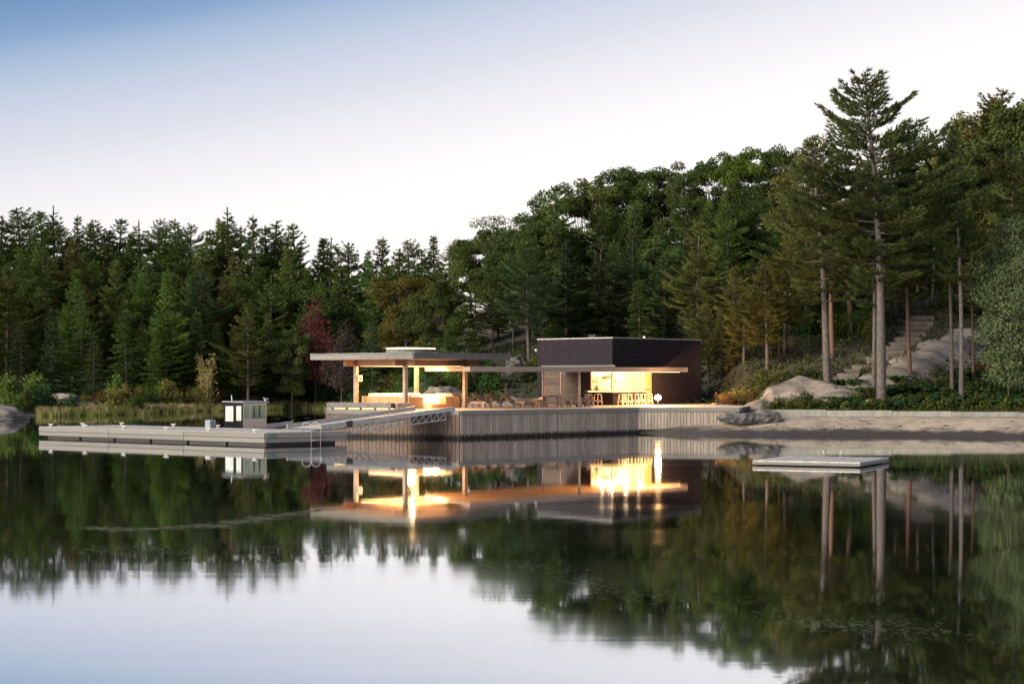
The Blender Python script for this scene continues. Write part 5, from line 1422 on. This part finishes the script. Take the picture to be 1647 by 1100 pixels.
# --- shrubs
def shrub(key, px, D, top, lm, label, wf=1.0, base=None, group=None, name='shrub', cat='shrub'):
    return tree(name, key, px, D, top, lm, label, cat, group, wf=wf, base=base, bark='dark_bark' if key != 'sapling' else 'pale_bark')
for a in [
    ('shrub0', 12, 126, 600, 'shrub_g', 'green shrub behind the granite outcrop at the left edge', 1.0),
    ('shrub2', 44, 128, 622, 'shrub_y', 'slim golden shrub leaning beside the granite outcrop', .9),
    ('shrub0', 56, 130, 598, 'shrub_g', 'bright green bush between two golden shrubs', 1.0),
    ('shrub2', 66, 128, 626, 'shrub_y', 'small ochre shrub right of the bright green bush', .9),
    ('shrub1', 80, 131, 632, 'shrub_r', 'low reddish brown bush in front of the ledge', 1.1),
    ('shrub1', 138, 133, 634, 'shrub_y', 'low straw coloured bush in front of the ledge end', .9),
    ('shrub1', 153, 134, 632, 'maple_red', 'dark crimson bush on the left shore', .9),
    ('shrub0', 165, 133, 626, 'shrub_y', 'rounded yellow bush right of the crimson one', 1.0),
    ('shrub2', 188, 135, 600, 'shrub_g', 'tall pointed green shrub in the left shore group', .9),
    ('shrub2', 203, 134, 616, 'shrub_y', 'yellow pointed shrub right of the tall green one', 1.0),
    ('shrub2', 222, 135, 619, 'shrub_y', 'slim yellow shrub at the end of its group', .8),
    ('shrub1', 246, 138, 618, 'shrub_g', 'low green bush between two yellow groups', 1.1),
    ('shrub0', 268, 138, 608, 'shrub_y', 'large rounded yellow green bush left of the sapling', 1.15),
    ('shrub2', 284, 138, 622, 'shrub_y', 'narrow yellow bush touching the large rounded one', .9),
    ('shrub1', 302, 139, 627, 'shrub_y', 'low tan bush at the foot of the golden sapling', 1.0),
    ('shrub1', 322, 142, 618, 'shrub_y', 'olive bush right under the golden sapling', 1.0),
    ('shrub1', 352, 145, 624, 'shrub_r', 'brownish red bush above the boat roof', 1.0),
    ('shrub1', 376, 147, 622, 'shrub_g', 'dull green bush right above the boat roof', 1.1),
    ('shrub0', 424, 151, 611, 'shrub_y', 'lone yellow green bush right of the boat', .9),
    ('shrub2', 456, 154, 629, 'shrub_g', 'small green bush on the shore right of the boat', 1.0),
    ('shrub2', 472, 154, 632, 'shrub_y', 'tiny yellow bush on the shore right of the boat', 1.0),
    ('shrub1', 1168, 95.5, 629, 'shrub_r', 'lamp lit russet shrub right of the cabin', 1.2),
    ('shrub1', 1188, 96, 625, 'shrub_y', 'lamp lit ochre shrub beside the russet one', 1.1),
    ('shrub1', 1208, 95.5, 628, 'shrub_r', 'lamp lit rust shrub nearest the granite slope', 1.0),
    ('shrub2', 1224, 97, 620, 'shrub_y', 'pointed lamp lit shrub against the granite slope', 1.0),
    ('shrub1', 1283, 90.0, 648, 'shrub_r', 'dark red low bush at the lower end of the granite slope', 1.0),
    ('shrub1', 1303, 89.8, 648, 'shrub_y', 'small yellow green bush above the concrete wall end', .8),
    ('shrub1', 1265, 104, 606, 'shrub_g', 'dark green bush behind the granite hump', 1.2),
    ('shrub1', 1305, 104, 598, 'shrub_g', 'olive bush left of the bottom stone step', 1.2),
    ('shrub1', 1325, 100, 604, 'shrub_r', 'brownish bush right at the bottom stone step', .9),
    ('shrub2', 1378, 101, 583, 'shrub_y', 'spindly green bush beside the lower stone steps', 1.0),
    ('shrub0', 1490, 106, 548, 'shrub_g', 'bush hanging over the granite beside the upper steps', 1.0),
    ('shrub1', 1530, 101, 575, 'shrub_y', 'grassy tuft of shrub on the upper granite', 1.1),
    ('shrub1', 1600, 98, 572, 'shrub_r', 'rust brown shrub below the birch', 1.3),
]:
    shrub(*a)
shrub('sapling', 333, 142, 568, 'gold', 'pale golden sapling standing alone on the left shore', 1.0, None, None, 'sapling', 'tree')
shrub('sapling', 394, 146, 583, 'purple', 'thin bare russet sapling above the boat', 1.1, None, None, 'sapling', 'tree')
srng = random.Random(9)
for i in range(70):
    px = srng.uniform(700, 1130) if i < 22 else (srng.uniform(1130, 1330) if i < 44 else srng.uniform(1290, 1420))
    D = srng.uniform(107, 118) if i < 22 else (srng.uniform(110, 118) if i < 44 else srng.uniform(108, 122))
    x = gx(px, D); h = srng.uniform(1.0, 2.4) * (1.0 if i < 44 else 1.3); zb = HH(x, D)
    top = 600 - (zb + h - CAM_H) * F / D
    shrub('shrub%d' % srng.randrange(3), px, D, top, srng.choice(['shrub_g', 'fern', 'cover_dark']), 'low green undergrowth bush on the dark forest floor', 1.2, None, 'undergrowth bushes on the forest floor')
for i in range(34):
    px = srng.uniform(500, 700) if i < 16 else srng.uniform(-20, 500)
    D = float(Ys(np.array(gx(px, 140)))) + srng.uniform(3, 16)
    x = gx(px, D); h = srng.uniform(1.0, 2.6); zb = HH(x, D)
    top = 600 - (zb + h - CAM_H) * F / D
    shrub('shrub%d' % srng.randrange(3), px, D, top, srng.choice(['shrub_g', 'fern', 'fern', 'shrub_y']), 'low shoreline bush under the left forest edge', 1.2, None, 'low bushes along the left shore')
# ferns of the right bank
def fern_proto(seed, n=16, L=.9):
    rng = np.random.default_rng(seed); PP, NN = [], []
    for i in range(n):
        az = rng.uniform(0, 6.28); l = L * rng.uniform(.7, 1.2)
        for q in np.linspace(.15, 1, 12):
            p = np.array([math.cos(az) * l * q, math.sin(az) * l * q, l * (.95 * q - .72 * q * q)])
            for sg in (-1, 1):
                PP.append(p + np.array([-math.sin(az), math.cos(az), 0]) * sg * .11 * (1.2 - q)); NN.append(np.array([0, 0, 1.0]))
    tr = MB().tube([(0, 0, -.1), (0, 0, .15)], .03, 5)
    return leaves(np.array(PP), np.array(NN), .19, rng, .35), tr
proto('fern', fern_proto(5), 4, 'fern', 'dark_bark', .6)
for i in range(70):
    px = srng.uniform(1465, 1670) if i < 52 else srng.uniform(1340, 1470)
    D = srng.uniform(89.6, 97.5); x = gx(px, D); zb = HH(x, D)
    o = thing('fern', 'dark green fern among the plants on the right bank', 'fern', (x, D, zb), srng.uniform(0, 6.28), 'ferns on the right bank')
    s = srng.uniform(.8, 1.5); o.scale = (s, s, s * 1.1)
    link('stem', trunk_mesh('fern', 'dark_bark'), o); link('frond', crown_mesh('fern', 'fern'), o)

# --- ground cover (uncountable)
def cover(name, n, xr, yr, lm, size, seed, hmax, cond=None, jit=.7):
    rng = np.random.default_rng(seed)
    x = rng.uniform(*xr, n); y = rng.uniform(*yr, n)
    cl = np.sin(x * 1.9 + seed) * np.sin(y * 2.3 + x * .4) + .5 * np.sin(x * 5.1 - y * 3.3)
    k = cl > rng.uniform(-1.1, .9, n)
    if cond is not None: k &= cond(x, y)
    x, y, cl = x[k], y[k], cl[k]
    z = H(x, y) + rng.uniform(0, 1, len(x)) ** 1.4 * hmax * np.clip(.55 + .5 * cl, .15, 1.4)
    V = leaves(np.stack([x, y, z], 1), np.tile([0, -.25, .8], (len(x), 1)), size, rng, jit)
    o = link(name, np_mesh(name, V, 4, LM[lm])); tag(o, 'x', 'plants', None, 'stuff'); return o
bank = lambda x, y: (y > 88.9) & (x > 15.9)
def off_granite(x, y):
    gy = np.interp(x, cpts[:, 0], cpts[:, 1]); gw = np.interp(x, cpts[:, 0], wid) * .5
    near = np.zeros(len(x), bool)
    for a, b, w in STEPS: near |= (np.abs(x - a) < w + .1) & (y > b - 1.6) & (y < b + 1.1)
    return ((y < gy - gw) | (y > gy + gw)) & ~near
o = cover('ground_cover', 60000, (15.5, 36), (88.8, 99), 'cover_dark', .16, 1, .75, lambda x, y: bank(x, y) & off_granite(x, y)); o['label'] = 'dark leafy ground cover across the right bank'
o = cover('ground_cover', 15000, (16.5, 34), (88.9, 91.4), 'cover', .15, 2, .62, lambda x, y: bank(x, y) & off_granite(x, y)); o['label'] = 'yellow green low plants just above the concrete wall'
o = cover('lawn_grass', 9000, (16.2, 34), (88.78, 89.5), 'shrub_g', .07, 3, .12, bank, .9); o['label'] = 'thin strip of grass along the top of the wall'
o = cover('undergrowth', 60000, (-6, 60), (98, 135), 'cover_dark', .24, 4, .8, off_granite); o['label'] = 'dark undergrowth on the hillside forest floor'
o = cover('undergrowth', 50000, (-75, -6), (100, 185), 'fern', .34, 6, .9, lambda x, y: (y > Ys(x) + 3)); o['label'] = 'dark undergrowth along the left forest floor'

def reeds(name, n, lm, seed, d0, d1, h0, h1, px0=58, px1=560):
    rng = np.random.default_rng(seed); px = rng.uniform(px0, px1, n); D0 = np.interp(px, [60, 200, 350, 500, 560], [124, 128, 140, 150, 142])
    x = (px - 823.5) / F * D0; y = Ys(x) + rng.uniform(d0, d1, n); x = (px - 823.5) / F * y
    d = y - Ys(x) + 1.5 * np.sin(px * .09) + .8 * np.sin(px * .31)
    k = (d > d0 + .5) & (d < d1) & (np.sin(px * .35 + y * .9 + seed) + .8 * np.sin(px * .11 - y * .5) + rng.normal(0, .6, n) > -.55)
    x, y = x[k], y[k]; z = np.maximum(H(x, y), -.15)
    h = rng.uniform(h0, h1, (len(x), 1)); P0 = np.stack([x, y, z], 1)
    dr = np.stack([rng.normal(0, .14, len(x)), rng.normal(0, .14, len(x)), np.ones(len(x))], 1)
    w = rng.uniform(.03, .055, (len(x), 1)); s = np.stack([np.ones(len(x)), rng.normal(0, .5, len(x)), np.zeros(len(x))], 1)
    V = np.stack([P0 - s * w, P0 + s * w, P0 + dr * h], 1).reshape(-1, 3)
    o = link(name, np_mesh(name, V, 3, LM[lm])); tag(o, 'x', 'reeds', None, 'stuff'); return o
o = reeds('reeds', 22000, 'reed', 1, -3.5, 1.5, .28, .75); o['label'] = 'band of green reeds standing in the shallows of the left shore'
o = reeds('reeds', 26000, 'reed_dry', 2, -1.5, 8, .25, .7); o['label'] = 'band of dry straw coloured reeds behind the green ones'
# lily pads
rng = np.random.default_rng(4)
pm = MB().add([(math.cos(t) * .16, math.sin(t) * .16, .006) for t in np.linspace(.25, 6.03, 11)] + [(0.02, 0, .006)], [tuple(range(12))]).mesh('lily_pad', LM['pad'])
for i in range(46):
    y = rng.uniform(92, 122); px = rng.uniform(70, 500)
    x = gx(px, y)
    if y > float(Ys(np.array(x))) - 7: continue
    o = link('lily_pad', pm); o.location = (x, y, .004); o.rotation_euler = (0, 0, rng.uniform(0, 6.28)); s = rng.uniform(.8, 1.8); o.scale = (s, s, 1)
    tag(o, 'small floating lily pad on the quiet water left of the boat', 'lily pad', 'lily pads on the quiet water')

# drifting weed and pollen streaks on the still surface
def drift(name, label, pts, n, width, size, lm, seed):
    r = np.random.default_rng(seed); pts = np.array([(gx(p, 8462.0 / (y - 600)), 8462.0 / (y - 600)) for p, y in pts])
    t = r.uniform(0, len(pts) - 1, n); k = np.sin(t * 9 + seed) + .6 * np.sin(t * 23) > r.uniform(-1.4, 1.2, n); t = t[k]
    x = np.interp(t, np.arange(len(pts)), pts[:, 0]) + r.normal(0, width * 1.5, len(t)); y = np.interp(t, np.arange(len(pts)), pts[:, 1]) + r.normal(0, width, len(t)) + .3 * np.sin(x * 2.3)
    c = np.stack([x, y, np.full(len(x), .006)], 1)
    l = size * r.uniform(.5, 1.8, (len(x), 1)); w = size * .22
    a = np.tile([1.0, .12, 0], (len(x), 1)) + r.normal(0, .25, (len(x), 3)) * [1, 1, 0]; a = unit_rows(a); b = np.stack([-a[:, 1], a[:, 0], a[:, 2] * 0], 1)
    V = np.stack([c - a * l, c - b * w, c + a * l, c + b * w], 1).reshape(-1, 3)
    V[:, 2] = .006
    o = link(name, np_mesh(name, V, 4, LM[lm])); tag(o, label, 'floating weed', None, 'stuff')
drift('floating_weed', 'pale line of floating weed curving across the water left of centre', [(140, 852), (240, 848), (330, 849), (390, 838), (440, 828), (520, 820)], 1500, .16, .10, 'pad', 1)
drift('floating_weed', 'faint streak of floating weed low on the left water', [(120, 880), (260, 884), (400, 902), (470, 872)], 500, .35, .06, 'pad', 2)
drift('floating_weed', 'faint streak of floating weed in the dark reflection at the lower right', [(1250, 990), (1350, 1000), (1440, 1010), (1540, 1035)], 420, .25, .04, 'pad', 3)
drift('floating_weed', 'faint streak of floating weed at lower centre of the lake', [(760, 905), (860, 915), (960, 940), (1080, 965)], 420, .3, .05, 'pad', 4)

# pebbles and wrack scattered on the sand
r_ = np.random.default_rng(8); n = 420
x = r_.uniform(9, 32, n) ** 1.0; y = Ys(x) + r_.uniform(.15, 3.4, n) ** 1.0; y = np.minimum(y, 87.9)
z = H(x, y) + .02; k = np.sin(x * 1.3) + r_.normal(0, .7, n) > -.1; x, y, z = x[k], y[k], z[k]
base = np.array([(1, 0, 0), (0, 1, 0), (-1, 0, 0), (0, -1, 0), (0, 0, .8)], float); tri = [(0, 1, 4), (1, 2, 4), (2, 3, 4), (3, 0, 4)]
sz = r_.uniform(.02, .07, (len(x), 1, 1)); V = np.stack([base[list(t)] for t in tri])[None] * sz[..., None] * r_.uniform(.6, 1.4, (len(x), 1, 1, 3)) + np.stack([x, y, z], 1)[:, None, None]
o = link('pebbles', np_mesh('pebbles', V.reshape(-1, 3), 3, M['rock_dark'])); tag(o, 'scattered dark pebbles and wrack on the sandy beach', 'pebbles', None, 'stuff')
